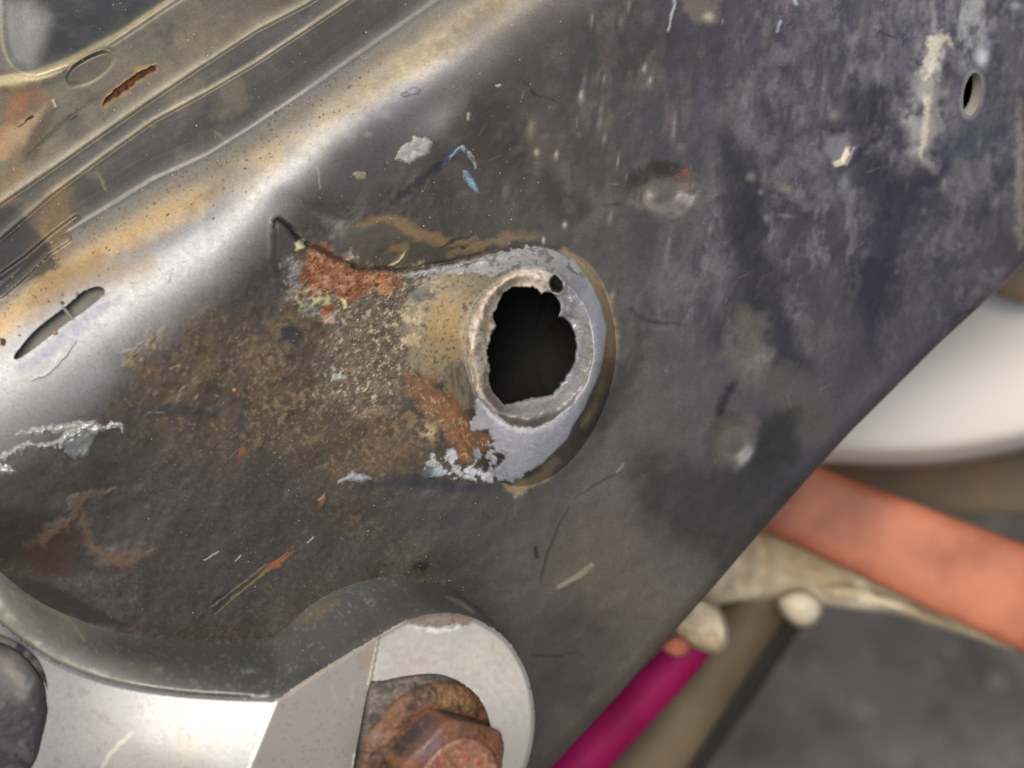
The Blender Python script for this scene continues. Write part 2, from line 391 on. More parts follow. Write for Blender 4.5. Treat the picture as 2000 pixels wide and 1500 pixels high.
    # broad tone of the web
    p.mul(1 + web*(0.18*big + 0.10*mid) + 0.05*fine + .12*web*ss(500, 1000, x) - .10*web*ss(800, 400, x))
    lw = web*ss(1050, 800, x)
    spk = ss(.25, .9, gr+.35*mid)
    p.put(lw*spk, (116, 98, 76), .3); p.put(lw*ss(.2, .85, fbm(x, y, 5, 61, 2)), (46, 42, 38), .45)
    brown = poly(x, y, [(230, 690), (280, 660), (330, 640), (480, 610), (560, 590), (640, 640), (780, 640), (800, 760), (860, 850), (940, 880), (800, 950), (690, 980), (560, 900), (380, 850), (250, 800)], 160, 40, 80)
    p.put(brown, (82, 70, 54), .75, rough=.55)
    p.put(brown*ss(-.1, .75, fbm(x, y, 44, 63, 5)), (112, 91, 63), .5)
    p.put(brown*ss(.15, .6, fbm(x, y, 30, 65, 4)), (54, 48, 42), .6)
    p.put(brown*ss(.35, .8, fbm(x, y, 7, 67, 3)+.3*mid), (152, 128, 94), .5)
    for cx, cy, rx, ry, an, a in ((560, 640, 60, 36, 10, .5), (520, 700, 50, 30, 0, .5), (560, 780, 46, 22, -10, .45), (600, 860, 60, 40, 0, .3), (340, 690, 70, 60, 0, .35), (740, 900, 60, 50, 0, .4), (690, 1000, 36, 40, 0, .3)):
        p.put(gau(x, y, cx, cy, rx, ry, an)*ss(-.2, .7, fbm(x, y, 9, int(cx)+3, 3)), (150, 122, 84), a)
    p.put(poly(x, y, [(232, 696), (262, 676), (285, 660), (322, 640), (326, 660), (300, 690), (262, 716), (240, 716)], 14, 10, 16)*ss(-.5, .4, fine), (150, 136, 104), .8, rough=.8, dh=2)
    p.put(poly(x, y, [(540, 640), (570, 635), (592, 648), (580, 668), (548, 666)], 8, 6), (38, 40, 46), .85, rough=.35)
    p.put(poly(x, y, [(555, 692), (582, 690), (575, 706), (560, 706)], 8, 4), (42, 43, 46), .7); p.put(poly(x, y, [(628, 700), (640, 690), (648, 720), (632, 724)], 6, 4), (40, 38, 38), .8)
    p.put(stroke(x, y, [(285, 806), (330, 800), (425, 812)], [8, 10, 6], 14, 4), (48, 48, 50), .85, rough=.4)
    p.put(stroke(x, y, [(290, 804), (320, 806)], [.8, .8], 2, 1), (150, 146, 136), .8)
    p.put(stroke(x, y, [(425, 870), (470, 835)], [1, 1], 3, 1), (50, 44, 38), .7)
    for q in ([(350, 765), (360, 755)], [(380, 780), (386, 772)], [(330, 720), (350, 712)]):
        p.put(stroke(x, y, q, [1, 1.6], 2, 1), (170, 150, 120), .7)
    p.put(poly(x, y, [(465, 878), (482, 874), (478, 888), (466, 890)], 4, 3), (146, 88, 50), .9)
    p.put(poly(x, y, [(622, 975), (636, 962), (640, 975), (628, 990)], 4, 4), (140, 96, 58), .9, dh=3)
    # recess with brown rim, lower left
    p.put(gau(x, y, 232, 1015, 60, 58), (58, 57, 56), .7, rough=.55)
    p.put(stroke(x, y, [(160, 1000), (172, 1060), (205, 1092), (260, 1092), (300, 1070)], [4, 7, 10, 8, 2], 24, 8), (112, 88, 62), .8, rough=.65)
    p.put(stroke(x, y, [(230, 955), (190, 965), (150, 978), (140, 1010), (100, 1040), (60, 1070)], [2, 6, 10, 8, 11, 10], 16, 8), (104, 84, 64), .8, rough=.7, dh=2)
    p.put(poly(x, y, [(50, 1075), (110, 1050), (160, 1030), (160, 1080), (140, 1120), (60, 1130)], 26, 16, 20), (66, 50, 42), .8)
    p.put(poly(x, y, [(40, 1120), (100, 1140), (180, 1180), (260, 1225), (200, 1225), (90, 1190), (-20, 1130)], 16, 4), (28, 28, 27), .9, rough=.8)  # dark of the gap above the bracket, put into the colour
    p.put(poly(x, y, [(-60, 930), (60, 960), (140, 990), (60, 1050), (-60, 1050)], 60, 10), (60, 58, 56), .6)
    # darker paint right of ridge, top middle, and a painted-in hazy sheen
    p.put(poly(x, y, [(640, 290), (700, 250), (840, 180), (900, 210), (860, 250), (900, 300), (700, 380), (600, 420)], 90, 20, 50), (84, 80, 82), .8)
    p.put(gau(x, y, 860, 230, 60, 34, -30), (150, 145, 147), .6)  # cool hazy sheen painted as two paler patches
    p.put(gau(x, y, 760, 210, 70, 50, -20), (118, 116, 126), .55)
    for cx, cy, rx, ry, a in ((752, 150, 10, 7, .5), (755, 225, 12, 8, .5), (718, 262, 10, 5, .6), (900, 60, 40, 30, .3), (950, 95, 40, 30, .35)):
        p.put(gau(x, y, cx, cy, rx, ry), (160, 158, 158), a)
    p.put(poly(x, y, [(920, 190), (1010, 200), (1040, 300), (1030, 380), (960, 300), (900, 280), (860, 290)], 60, 16, 40), (62, 56, 54), .7)
    p.put(poly(x, y, [(1000, 60), (1200, 20), (1330, 60), (1300, 130), (1160, 130), (1000, 150), (970, 120)], 80, 20, 60), (72, 70, 70), .55)
    p.put(poly(x, y, [(960, 0), (1160, -30), (1060, 60), (900, 110), (820, 120), (900, 50)], 60, 14), (106, 94, 78), .6)
    p.put(stroke(x, y, [(1015, 150), (1045, 185), (1085, 198)], [1, 3, 1], 5, 3), (44, 42, 42), .85)
    p.put(poly(x, y, [(1060, 330), (1120, 360), (1160, 430), (1080, 430), (1050, 380)], 50, 20, 30), (56, 52, 50), .6)
    p.put(poly(x, y, [(1025, 220), (1060, 240), (1120, 300), (1090, 340), (1040, 330), (1020, 280)], 40, 14), (104, 92, 80), .55)
    # dark brush marks below
    p.put(stroke(x, y, [(765, 392), (800, 372), (830, 345), (862, 318)], [5, 8, 6, 5], 10, 5), (42, 44, 52), .85)
    for k in range(4): p.put(stroke(x, y, [(735+k*5, 424), (741+k*5, 405)], 1.2, 2, 1), (44, 46, 50), .8)
    p.put(stroke(x, y, [(762, 410), (800, 422), (830, 418)], [3, 7, 3], 12), (52, 46, 42), .7)
    p.put(stroke(x, y, [(866, 322), (876, 308), (890, 296)], [2, 5, 5], 5, 2), (52, 84, 124), .9)
    p.put(stroke(x, y, [(620, 325), (624, 350), (625, 368)], .9, 2, 1), (196, 190, 170), .8)
    # tan line on the bulge above the crack
    p.put(poly(x, y, [(680, 440), (760, 420), (840, 450), (880, 490), (800, 515), (700, 510), (660, 480)], 40, 14), (74, 68, 58), .8, rough=.65)
    p.put(stroke(x, y, [(700, 440), (740, 428), (775, 432), (800, 450), (850, 468), (885, 475), (930, 462)], [5, 7, 9, 11, 10, 6, 3], 14, 6), (132, 106, 70), .85, rough=.7)
    p.put(stroke(x, y, [(870, 500), (940, 478), (1000, 462), (1050, 458)], [3, 9, 9, 4], 16, 6), (134, 114, 82), .75)
    p.put(stroke(x, y, [(760, 490), (790, 480), (786, 505), (770, 512)], [5, 9, 6, 3], 12, 5), (130, 112, 74), .7)
    p.put(stroke(x, y, [(862, 482), (885, 470), (940, 455)], [3, 4, 1], 4, 3), (40, 38, 38), .9)
    p.put(poly(x, y, [(898, 478), (912, 482), (902, 490)], 3, 2), (40, 38, 36), .9)
    # flap, mottled zone, rust
    p.put(poly(x, y, [(534, 434), (575, 458), (600, 484), (592, 560), (570, 560), (530, 505)], 14, 3), (66, 63, 60), .9, rough=.45)
    mz = poly(x, y, [(565, 500), (600, 480), (780, 530), (850, 520), (880, 600), (830, 690), (790, 720), (760, 800), (640, 800), (620, 700), (660, 632), (600, 615), (560, 580)], 50, 26, 30)
    p.put(mz, (112, 102, 86), .8, rough=.65)
    p.put(mz*ss(.0, .5, fbm(x, y, 11, 71, 5, None, .7)), (150, 136, 112), .6, dh=1.2)
    p.put(mz*ss(.1, .5, fbm(x, y, 10, 73, 5, None, .7)), (66, 63, 62), .65, dh=-1)
    p.put(mz*ss(.45, .7, fbm(x, y, 7, 75, 3)), (204, 188, 156), .8, dh=1.4)
    p.put(poly(x, y, [(556, 505), (600, 520), (598, 580), (660, 620), (650, 632), (600, 612), (560, 580), (552, 545)], 14, 12, 14)*ss(-.3, .3, fbm(x, y, 8, 77, 3)), (132, 136, 134), .8, dh=2)
    p.put(poly(x, y, [(570, 575), (640, 565), (645, 600), (600, 605), (570, 590)], 10, 12, 12)*ss(-.25, .25, fine), (196, 186, 148), .85, dh=3)
    rz = poly(x, y, RUSTZONE, 26, 11, 22, 9); rz = rz*ss(-.75, -.1, fbm(x, y, 13, 361, 4)+1.1*rz-.5)
    p.put(rz, (150, 104, 74), 1, rough=.85)
    p.put(rz*ss(-.2, .5, fbm(x, y, 26, 79, 4)), (126, 76, 48), .75); p.put(rz*ss(-.05, .5, fbm(x, y, 12, 81, 3)), (200, 158, 122), .65, dh=1)
    p.put(rz*ss(.3, .6, fbm(x, y, 7, 83, 3)), (112, 60, 34), .5, dh=-1)
    p.put(poly(x, y, [(660, 570), (720, 570), (690, 585), (668, 596)], 6, 5), (142, 84, 54), .9)
    p.put(poly(x, y, [(630, 602), (646, 590), (652, 604), (642, 625), (630, 622)], 6, 5), (146, 86, 54), .95)
    p.put(poly(x, y, [(625, 622), (650, 612), (650, 632), (632, 636)], 6, 5), (190, 168, 146), .9, dh=2)
    p.put(poly(x, y, [(728, 545), (755, 545), (766, 565), (764, 580), (740, 575)], 8, 6), (188, 142, 92), .85, dh=1)
    p.put(poly(x, y, [(664, 582), (675, 585), (679, 602), (672, 604)], 4, 2), (232, 214, 166), 1, dh=4)
    p.put(poly(x, y, [(576, 476), (594, 468), (597, 482), (580, 488)], 5, 4), (220, 212, 170), .95, dh=4)
    p.put(poly(x, y, [(572, 446), (592, 460), (586, 462)], 3, 1), (120, 124, 122), .9)
    p.put(poly(x, y, [(730, 552), (742, 554), (738, 562), (728, 558)], 3, 2), (60, 50, 44), .9)
    p.put(stroke(x, y, CRACK[1:13], [1.5, 3.4, 4, 2.5, 2.2, 2, 2.2, 2.4, 2.2, 2.2, 2.2, 1.5], 3, 2.5, 10), (26, 22, 20), .95, rough=.7)
    p.put(stroke(x, y, [(534, 446), (534, 432), (541, 426)], [1.8, 1.8, 1], 2, 1), (34, 36, 38), .95)
    p.put(stroke(x, y, [(785, 529), (880, 511), (985, 484), (1030, 474)], [1, .8, .8, .6], 2.5, 2.5), (70, 62, 50), .8)
    p.put(stroke(x, y, [(780, 537), (830, 532), (900, 518), (960, 502), (1010, 492)], [2, 5, 5, 5, 3], 7, 5, 10), (176, 174, 166), .9, dh=3)
    p.put(poly(x, y, [(791, 490), (790, 502), (778, 514), (768, 520), (757, 519), (778, 508)], 2, 1), (206, 194, 160), .95, dh=6)
    # left cone of the stub: tan and olive, then rust streak
    cone = poly(x, y, [(795, 560), (850, 535), (960, 505), (1010, 530), (930, 600), (918, 700), (935, 790), (905, 800), (860, 745), (810, 720), (790, 650)], 22, 10)
    p.put(cone, (152, 142, 116), .95, rough=.5)
    p.put(cone*gau(x, y, 875, 640, 42, 70, 10), (190, 158, 108), .85); p.put(cone*gau(x, y, 850, 600, 16, 40), (186, 156, 112), .6)
    p.put(cone*ss(.35, .55, fbm(x, y, 9, 85, 3)), (124, 122, 110), .35); p.put(cone*ss(.6, .75, fbm(x, y, 6, 87, 2)), (62, 78, 82), .7)
    p.put(poly(x, y, [(795, 558), (850, 552), (835, 585), (812, 590), (796, 575)], 6, 12, 12), (76, 78, 78), .85, dh=-2)
    p.put(poly(x, y, [(780, 590), (800, 580), (825, 600), (815, 680), (790, 700), (778, 660)], 12, 14, 12)*ss(-.1, .2, fbm(x, y, 12, 89, 3)), (210, 190, 152), .8, dh=2)
    rs = poly(x, y, [(790, 735), (840, 735), (880, 770), (920, 815), (930, 838), (958, 850), (955, 880), (925, 900), (905, 915), (890, 870), (850, 830), (815, 790)], 26, 14, 26)
    p.put(rs, (136, 100, 70), .85, rough=.8)
    p.put(rs*ss(-.1, .5, fbm(x, y, 18, 91, 4)), (160, 104, 66), .7); p.put(rs*ss(.1, .5, fbm(x, y, 8, 93, 3)), (104, 82, 60), .7, dh=-.8)
    p.put(gau(x, y, 888, 802, 16, 18)*rs, (158, 104, 74), .8); p.put(rs*ss(.5, .75, fbm(x, y, 6, 95, 2)), (196, 160, 124), .7, dh=1)
    p.put(poly(x, y, [(868, 720), (925, 700), (935, 780), (915, 800), (885, 760)], 14, 6), (128, 124, 108), .8)
    p.put(poly(x, y, [(868, 720), (925, 700), (935, 780), (915, 800), (885, 760)], 14, 6)*ss(0, .4, fbm(x, y, 6, 97, 3, 20)), (88, 84, 74), .6)
    p.put(poly(x, y, [(700, 770), (780, 760), (830, 800), (870, 860), (830, 900), (780, 880), (730, 830)], 60, 16)*ss(0, .6, fbm(x, y, 10, 99, 3)), (160, 134, 98), .5)
    p.put(gau(x, y, 840, 845, 22, 14)*ss(-.2, .3, fine), (208, 186, 146), .8, dh=2)
    # brown ring right of the stub
    p.put(stroke(x, y, [(1100, 492), (1150, 530), (1182, 590), (1195, 660), (1192, 720), (1170, 780), (1140, 830)], [6, 9, 11, 12, 12, 11, 6], 14, 3), (168, 148, 114), .9)
    p.put(gau(x, y, 1184, 725, 10, 26, 8), (176, 128, 86), .8)
    p.put(stroke(x, y, [(1175, 760), (1160, 800), (1135, 832)], [1.5, 2.5, 1.5], 4), (190, 168, 120), .8)
    # grey coat running round the stub
    ct = np.where(x > 1040, poly(x, y, COATED, 5, 2, 40, 21), poly(x, y, COATED, 4, 5, 11, 21))
    lace = poly(x, y, [(826, 930), (838, 905), (845, 885), (862, 890), (872, 876), (892, 878), (898, 892), (888, 905), (905, 915), (925, 912), (930, 880), (940, 864), (968, 868), (990, 890), (995, 935), (975, 940), (900, 938), (866, 930), (835, 934)], 4, 7, 12, 23)
    lace = lace*ss(-.22, .05, fbm(x, y, 15, 25, 3))
    ct = np.maximum(ct, lace)
    p.put(ct, (198, 201, 207), 1, rough=.36, dh=3.0)
    p.put(ct*ss(900, 1010, y+.6*x-570)*ss(720, 800, y), (190, 197, 211), .7)
    p.put(lace*ss(-.1, .5, fine), (158, 166, 172), .8, dh=2)
    p.put(gau(x, y, 848, 922, 16, 9), (126, 152, 160), .8); p.put(ell_m(x, y, 846, 906, 14, 7), (186, 186, 180), .7, dh=2)
    p.put(ct*ss(560, 530, y)*ss(.25, .5, fbm(x, y, 10, 27, 3)), (60, 62, 60), .75, dh=-3)
    p.put(ct*ss(600, 540, y), (150, 150, 142), .5)
    p.put(stroke(x, y, [(1085, 900), (1062, 930), (1030, 946), (1008, 950)], [9, 12, 9, 5], 10, 3), (140, 128, 100), .85)
    p.put(poly(x, y, [(985, 945), (1025, 935), (1028, 955), (1010, 972), (995, 965)], 14, 8), (150, 134, 106), .8)
    # navy smear below the coat
    p.put(stroke(x, y, [(700, 952), (780, 945), (830, 938), (900, 950), (960, 955)], [3, 12, 13, 9, 5], 24, 6), (44, 48, 62), .8, rough=.35)
    p.put(poly(x, y, [(760, 965), (960, 965), (980, 1020), (880, 1040), (760, 1020)], 70, 10), (70, 72, 76), .6)
    # darker band along the stub's lower right foot
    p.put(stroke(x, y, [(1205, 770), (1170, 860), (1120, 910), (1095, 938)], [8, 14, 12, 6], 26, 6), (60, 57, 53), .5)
    # dent
    p.put(poly(x, y, [(1222, 398), (1240, 370), (1280, 350), (1345, 325), (1352, 360), (1330, 395), (1308, 426), (1270, 412)], 14, 7), (118, 112, 102), .7)
    p.put(gau(x, y, 1270, 395, 40, 18, 15), (156, 150, 140), .6); p.put(gau(x, y, 1284, 388, 12, 11), (92, 88, 80), .7)
    p.put(poly(x, y, [(1310, 325), (1350, 330), (1350, 365), (1335, 372), (1328, 350)], 8, 8, 10)*ss(-.3, .2, fine), (156, 92, 60), .95)
    p.put(stroke(x, y, [(1175, 402), (1208, 398)], [3, 3], 6), (48, 46, 46), .8); p.put(poly(x, y, [(1300, 430), (1322, 426), (1312, 442)], 6, 3), (92, 74, 54), .8)
    # right part of the web: runs, streaks, navy patches
    rt = ss(1250, 1480, x+.3*(y-300)) * ss(860, 560, y)
    p.put(rt*ss(-.5, .9, fbm(x, y, 50, 101, 5, 170, .7)), (112, 110, 114), .65)
    p.put(rt*ss(-.3, .8, fbm(x, y, 90, 103, 5, 190, .65)), (48, 47, 58), .75)
    p.put(rt*ss(-.3, .9, fbm(x, y, 70, 105, 5, None, .75)), (134, 131, 134), .55)
    p.put(ss(1380, 1700, x)*ss(420, 60, y)*ss(-.2, .7, fbm(x, y, 40, 351, 5, 60, .75)), (140, 140, 150), .5)
    p.put(rt*ss(.25, .95, fbm(x, y, 26, 107, 4, 60, .7)), (160, 158, 162), .3, dh=.6)
    tm = ss(1000, 1150, x)*ss(1500, 1300, x)*ss(520, 380, y)
    p.put(tm*ss(.05, .6, fbm(x, y, 26, 109, 4, 60)), (112, 106, 98), .5); p.put(tm*ss(.2, .6, fbm(x, y, 40, 111, 3)), (66, 64, 64), .5)
    for P, c, a, ft in (([(1410, 260), (1470, 300), (1500, 480), (1560, 640), (1580, 740), (1500, 700), (1440, 560), (1420, 430)], (42, 42, 50), .8, 50),
                        ([(1700, 330), (1850, 330), (1800, 420), (1740, 560), (1730, 720), (1650, 760), (1640, 650), (1690, 470)], (44, 44, 60), .8, 60),
                        ([(1590, 520), (1640, 560), (1700, 680), (1730, 760), (1640, 800), (1580, 700)], (82, 82, 80), .55, 40),
                        ([(1480, 690), (1560, 720), (1630, 790), (1620, 860), (1570, 860), (1500, 800), (1450, 730)], (92, 91, 86), .6, 36),
                        ([(1440, 600), (1490, 610), (1495, 700), (1450, 750), (1420, 700)], (112, 106, 94), .6, 30),
                        ([(1240, 880), (1380, 900), (1500, 820), (1560, 860), (1540, 960), (1420, 1120), (1320, 1060), (1230, 1000)], (46, 46, 44), .75, 80),
                        ([(1480, 820), (1560, 800), (1560, 900), (1480, 920)], (44, 45, 42), .7, 30),
                        ([(1390, 840), (1430, 815), (1465, 815), (1460, 870), (1440, 905), (1395, 905)], (112, 106, 96), .6, 30),
                        ([(1180, 720), (1260, 700), (1230, 780), (1180, 830), (1120, 870)], (50, 49, 47), .7, 50),
                        ([(1040, 1180), (1180, 1130), (1230, 1280), (1150, 1400), (1060, 1380)], (64, 60, 54), .6, 80),  # soft shadow beside the bracket ear, painted on the web
                        ([(1120, 980), (1240, 1000), (1280, 1180), (1180, 1200), (1080, 1100)], (104, 95, 82), .6, 70),
                        ([(1850, 600), (1940, 520), (2040, 500), (2040, 420), (1900, 460)], (76, 74, 74), .6, 60)):
        p.put(poly(x, y, P, ft, 14, 40), c, a)
    p.put(stroke(x, y, [(1232, 605), (1262, 628), (1330, 634)], [3, 4, 2], 10, 3), (50, 49, 50), .75)
    p.put(stroke(x, y, [(1244, 620), (1252, 700)], [3, 5], 14), (54, 53, 52), .5)
    p.put(stroke(x, y, [(1405, 805), (1425, 760), (1438, 745)], [10, 8, 2], 14, 3), (36, 36, 38), .85)
    p.put(stroke(x, y, [(1240, 845), (1215, 935)], [1, 1], 4), (60, 58, 54), .3)
    p.put(stroke(x, y, [(1120, 975), (1160, 948), (1210, 922)], [1, 2, 1.5], 4, 2), (52, 50, 48), .8); p.put(stroke(x, y, [(1205, 922), (1216, 908)], [2, 3], 5), (140, 136, 128), .8)
    p.put(stroke(x, y, [(1056, 1135), (1066, 1085), (1090, 1030), (1112, 990)], [1.5, 3, 2, 1.5], 5, 2), (54, 48, 42), .75)
    p.put(stroke(x, y, [(1046, 1070), (1048, 1088)], [4, 4], 5, 1), (38, 36, 34), .9)
    p.put(stroke(x, y, [(1092, 1146), (1125, 1128), (1155, 1104)], [4, 6, 5], 7, 1), (150, 142, 120), .8); p.put(stroke(x, y, [(1096, 1152), (1130, 1134)], [2, 3], 6), (70, 68, 62), .6)
    p.put(stroke(x, y, [(1040, 1280), (1090, 1282), (1130, 1272)], [2, 3, 1], 6), (50, 48, 44), .7)
    p.put(poly(x, y, [(802, 1105), (830, 1090), (838, 1108), (815, 1122)], 6, 5), (40, 36, 40), .85)
    # long scratch
    p.put(poly(x, y, [(408, 1180), (420, 1168), (455, 1150), (450, 1165), (420, 1198)], 5, 2), (36, 42, 52), .9)
    for a_, b_ in (((420, 1200), (560, 1080)), ((450, 1170), (575, 1076)), ((412, 1186), (520, 1102))):
        p.put(stroke(x, y, [a_, b_], [.8, 1.2], 2, 1.5), (142, 126, 88), .8)
    p.put(poly(x, y, [(508, 1120), (522, 1104), (572, 1076), (545, 1108)], 5, 2), (150, 94, 54), .85)
    for q in ([(398, 1094), (426, 1078)], [(460, 1096), (470, 1086)], [(600, 1060), (612, 1050)]):
        p.put(stroke(x, y, q, [1, 1.5], 2, 1), (196, 190, 176), .8)
    # pale runs around the small hole
    p.put(poly(x, y, [(1755, 235), (1775, 210), (1790, 180), (1800, 110), (1815, 70), (1835, 100), (1850, 90), (1842, 150), (1828, 200), (1838, 260), (1815, 318), (1790, 305)], 44, 18, 34)*ss(-.8, .1, fbm(x, y, 24, 371, 4)), (168, 166, 166), .95)
    p.put(poly(x, y, [(1812, 75), (1845, 70), (1848, 100), (1828, 150), (1806, 150)], 20, 14, 18), (226, 222, 202), .95, dh=2)
    p.put(stroke(x, y, [(1812, 192), (1808, 240), (1800, 300), (1800, 312)], [6, 8, 5, 3], 12, 5), (216, 210, 192), .95, dh=2)
    p.put(stroke(x, y, [(1822, 0), (1826, 60)], [2, 4], 8, 3), (170, 168, 164), .8)
    p.put(poly(x, y, [(1862, -10), (1935, -10), (1928, 100), (1925, 130), (1905, 120), (1880, 135), (1858, 90)], 40, 16, 30)*ss(-.8, .3, fbm(x, y, 26, 373, 5, 50, .7)), (172, 176, 176), .95)
    p.put(gau(x, y, 1918, 112, 12, 18), (216, 224, 230), .9); p.put(poly(x, y, SMALL, 8, 2, off=7), (176, 177, 174), .4)
    p.put(gau(x, y, 1880, 280, 44, 26, -10), (54, 66, 84), .7); p.put(gau(x, y, 1925, 250, 30, 60, 10), (84, 90, 98), .4)
    p.put(stroke(x, y, [(1990, 190), (1992, 330), (1994, 480)], [3, 9, 5], 14, 6), (150, 144, 130), .6)
    p.put(poly(x, y, [(1606, 255), (1622, 262), (1655, 258), (1664, 285), (1640, 322), (1626, 318), (1606, 290)], 8, 3), (136, 137, 146), .85)
    p.put(poly(x, y, [(1652, 286), (1660, 300), (1648, 322), (1632, 326), (1624, 318), (1640, 310)], 5, 1), (222, 214, 184), .95)
    p.put(poly(x, y, [(1600, 240), (1660, 240), (1640, 250), (1750, 230), (1660, 248), (1560, 250), (1520, 290)], 20, 6), (50, 49, 60), .7)
    p.put(stroke(x, y, [(1645, 335), (1690, 290), (1730, 255)], [3, 6, 3], 12, 3), (52, 51, 60), .75)
    p.put(stroke(x, y, [(1320, 0), (1312, 35), (1305, 62)], [2.5, 2, 1], 4, 2), (170, 184, 194), .9, dh=3)
    p.put(stroke(x, y, [(1524, 42), (1518, 60)], [3, 3], 4, 1), (168, 184, 198), .9); p.put(stroke(x, y, [(1550, -4), (1556, 6)], [4, 3], 4, 1), (190, 206, 220), .9)
    p.put(poly(x, y, [(1330, -10), (1410, -10), (1400, 40), (1360, 44), (1335, 20)], 20, 8), (122, 116, 108), .8); p.put(gau(x, y, 1384, 33, 10, 9), (202, 190, 164), .9)
    p.put(stroke(x, y, [(1720, 64), (1750, 74)], [3, 2], 5), (52, 50, 58), .8)
    for a_, b_, c_, w_ in SCR:
        p.put(stroke(x, y, [a_, b_], [w_, w_*.5], 1.6, 1, 20), c_, .55)
    for cx, cy, wd, ht, c in DRIPS:
        p.put(gau(x, y, cx, cy, wd, ht, 6), c, .5 if cx > 1350 else .7, dh=2)
    if not stub:
        p.h += lw*(0.9*fine + .6*gr)*.13 + brown*.5*ss(.1, .7, fine)
        p.h += mz*(1.1*fine+.6*gr) + rz*(1.6*fbm(x, y, 18, 113, 4)+.7*gr) + rs*(.9*fine+.4*gr)
        p.h += rt*.9*fbm(x, y, 22, 115, 3, 40)
    else:
        p.h += mz*(.8*fine) + rs*(1.0*fine+.4*gr)
    return p
def ell_m(x, y, cx, cy, rx, ry, ang=0): return poly(x, y, ell(cx, cy, rx, ry, ang, 20), 5)
_r = np.random.default_rng(5)
DRIPS = [(1137, 190, 5, 14, (170, 160, 136)), (1175, 232, 6, 34, (120, 116, 106)), (1182, 272, 5, 10, (140, 136, 124)), (1260, 134, 4, 9, (176, 176, 170)), (1272, 160, 7, 12, (116, 114, 110)), (1049, 298, 5, 7, (196, 186, 160)), (1088, 304, 4, 9, (176, 164, 140)), (1040, 250, 8, 18, (140, 130, 112)), (1318, 250, 4, 24, (140, 140, 138)), (1334, 290, 9, 11, (112, 112, 110)), (1104, 440, 4, 6, (190, 196, 198)), (1468, 346, 9, 9, (166, 164, 158)), (1486, 376, 5, 5, (150, 152, 154)), (1536, 370, 13, 9, (160, 156, 146)), (1498, 426, 6, 9, (150, 154, 152)), (1536, 422, 16, 4, (150, 154, 152)), (1630, 225, 12, 12, (160, 156, 150)), (1650, 358, 9, 18, (164, 174, 176)), (1846, 360, 6, 12, (160, 160, 164)), (1930, 310, 6, 12, (150, 152, 160)), (1985, 12, 10, 8, (206, 206, 206)), (1198, 578, 4, 10, (150, 144, 132)), (1062, 470, 3, 7, (206, 196, 170)), (990, 375, 8, 18, (110, 100, 88)), (1470, 172, 12, 30, (110, 108, 106)), (1612, 170, 6, 40, (124, 122, 120)), (1690, 160, 10, 30, (112, 110, 112)), (1500, 60, 10, 30, (124, 116, 110)), (1560, 110, 14, 30, (106, 102, 104)), (1690, 40, 8, 50, (116, 114, 116)), (1745, 110, 20, 24, (106, 104, 110))]
SCR = []
for _ in range(110):
    a_ = (_r.uniform(150, 1700), _r.uniform(150, 1250)); an_ = _r.normal(-.9, .7); l_ = _r.uniform(6, 34)
    SCR.append((a_, (a_[0]+l_*math.cos(an_), a_[1]+l_*math.sin(an_)), [(150, 138, 118), (44, 42, 40), (130, 124, 112), (110, 92, 70)][_r.integers(4)], _r.uniform(.5, 1.3)))
for _ in range(34):
    DRIPS.append((_r.uniform(1120, 2000), _r.uniform(-10, 480), _r.uniform(3, 7), _r.uniform(5, 20), tuple(_r.uniform(.7, 1.0)*np.array([126, 123, 120]))))

# ------------------------------------------------------------------ the chassis rail: meshes
rail = thing("chassis_rail", "long dark scuffed steel rail with torn tube stub, rust patch and stepped ridges", "chassis rail", W(900, 700, 0))
def axis(a, b, lo, hi, st):
    inn = np.arange(a, b+st, st)
    o1 = a-np.cumsum(st*1.25**np.arange(1, 40)); o2 = inn[-1]+np.cumsum(st*1.25**np.arange(1, 40))
    return np.concatenate([o1[o1 > lo][::-1], inn, o2[o2 < hi]])
gx = axis(-25, 2025, -560, 2560, 2.25); gy = axis(-25, 1525, -480, 1900, 2.25)
GX, GY = np.meshgrid(gx, gy); nr, nc = GX.shape
X = GX.ravel().copy(); Y = GY.ravel().copy()
for P in (SLOT, SMALL):
    s = _sel(X, Y, P, 4); d, qx, qy, _, _ = near_poly(X[s], Y[s], P); m = d < 1.3
    X[s[m]] = qx[m]; Y[s[m]] = qy[m]
# roll the sheet over at its lower right edge
RE = 26.0
ex = np.interp(Y, EY, EX); slope = np.interp(Y, [.5*(EY[i]+EY[i+1]) for i in range(len(EY)-1)], [(EX[i+1]-EX[i])/(EY[i+1]-EY[i]) for i in range(len(EY)-1)])
nl = np.sqrt(1+slope**2); sdE = (X-ex)/nl
q = sdE+RE
HB = shape(X, Y).astype(float)
pt = stains_and_light(X, Y)
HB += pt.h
e = np.maximum(0, q-RE*math.pi/2)
latl = RE*np.sin(np.clip(q/RE, 0, math.pi/2)) - 0.2*e
drop = RE*(1-np.cos(np.clip(q/RE, 0, math.pi/2))) + e
m = q > 0
X2, Y2 = X.copy(), Y.copy()
X2[m] += ((latl-q)/nl)[m]; Y2[m] += (-(latl-q)*slope/nl)[m]
HB[m] = (shape(X2, Y2)+pt.h)[m]-drop[m]
Q = gridq(nr, nc)
cxq = X[Q].mean(1); cyq = Y[Q].mean(1)
keep = q[Q].max(1) < 330
s = _sel(cxq, cyq, SLOT, 2); keep[s[near_poly(cxq[s], cyq[s], SLOT)[3]]] = False
s = _sel(cxq, cyq, SMALL, 2); keep[s[near_poly(cxq[s], cyq[s], SMALL)[3]]] = False
INN = ell(CX+4, CY, 100, 130)
s = _sel(cxq, cyq, INN, 2); keep[s[near_poly(cxq[s], cyq[s], INN)[3]]] = False
CO = W(X2, Y2, HB)
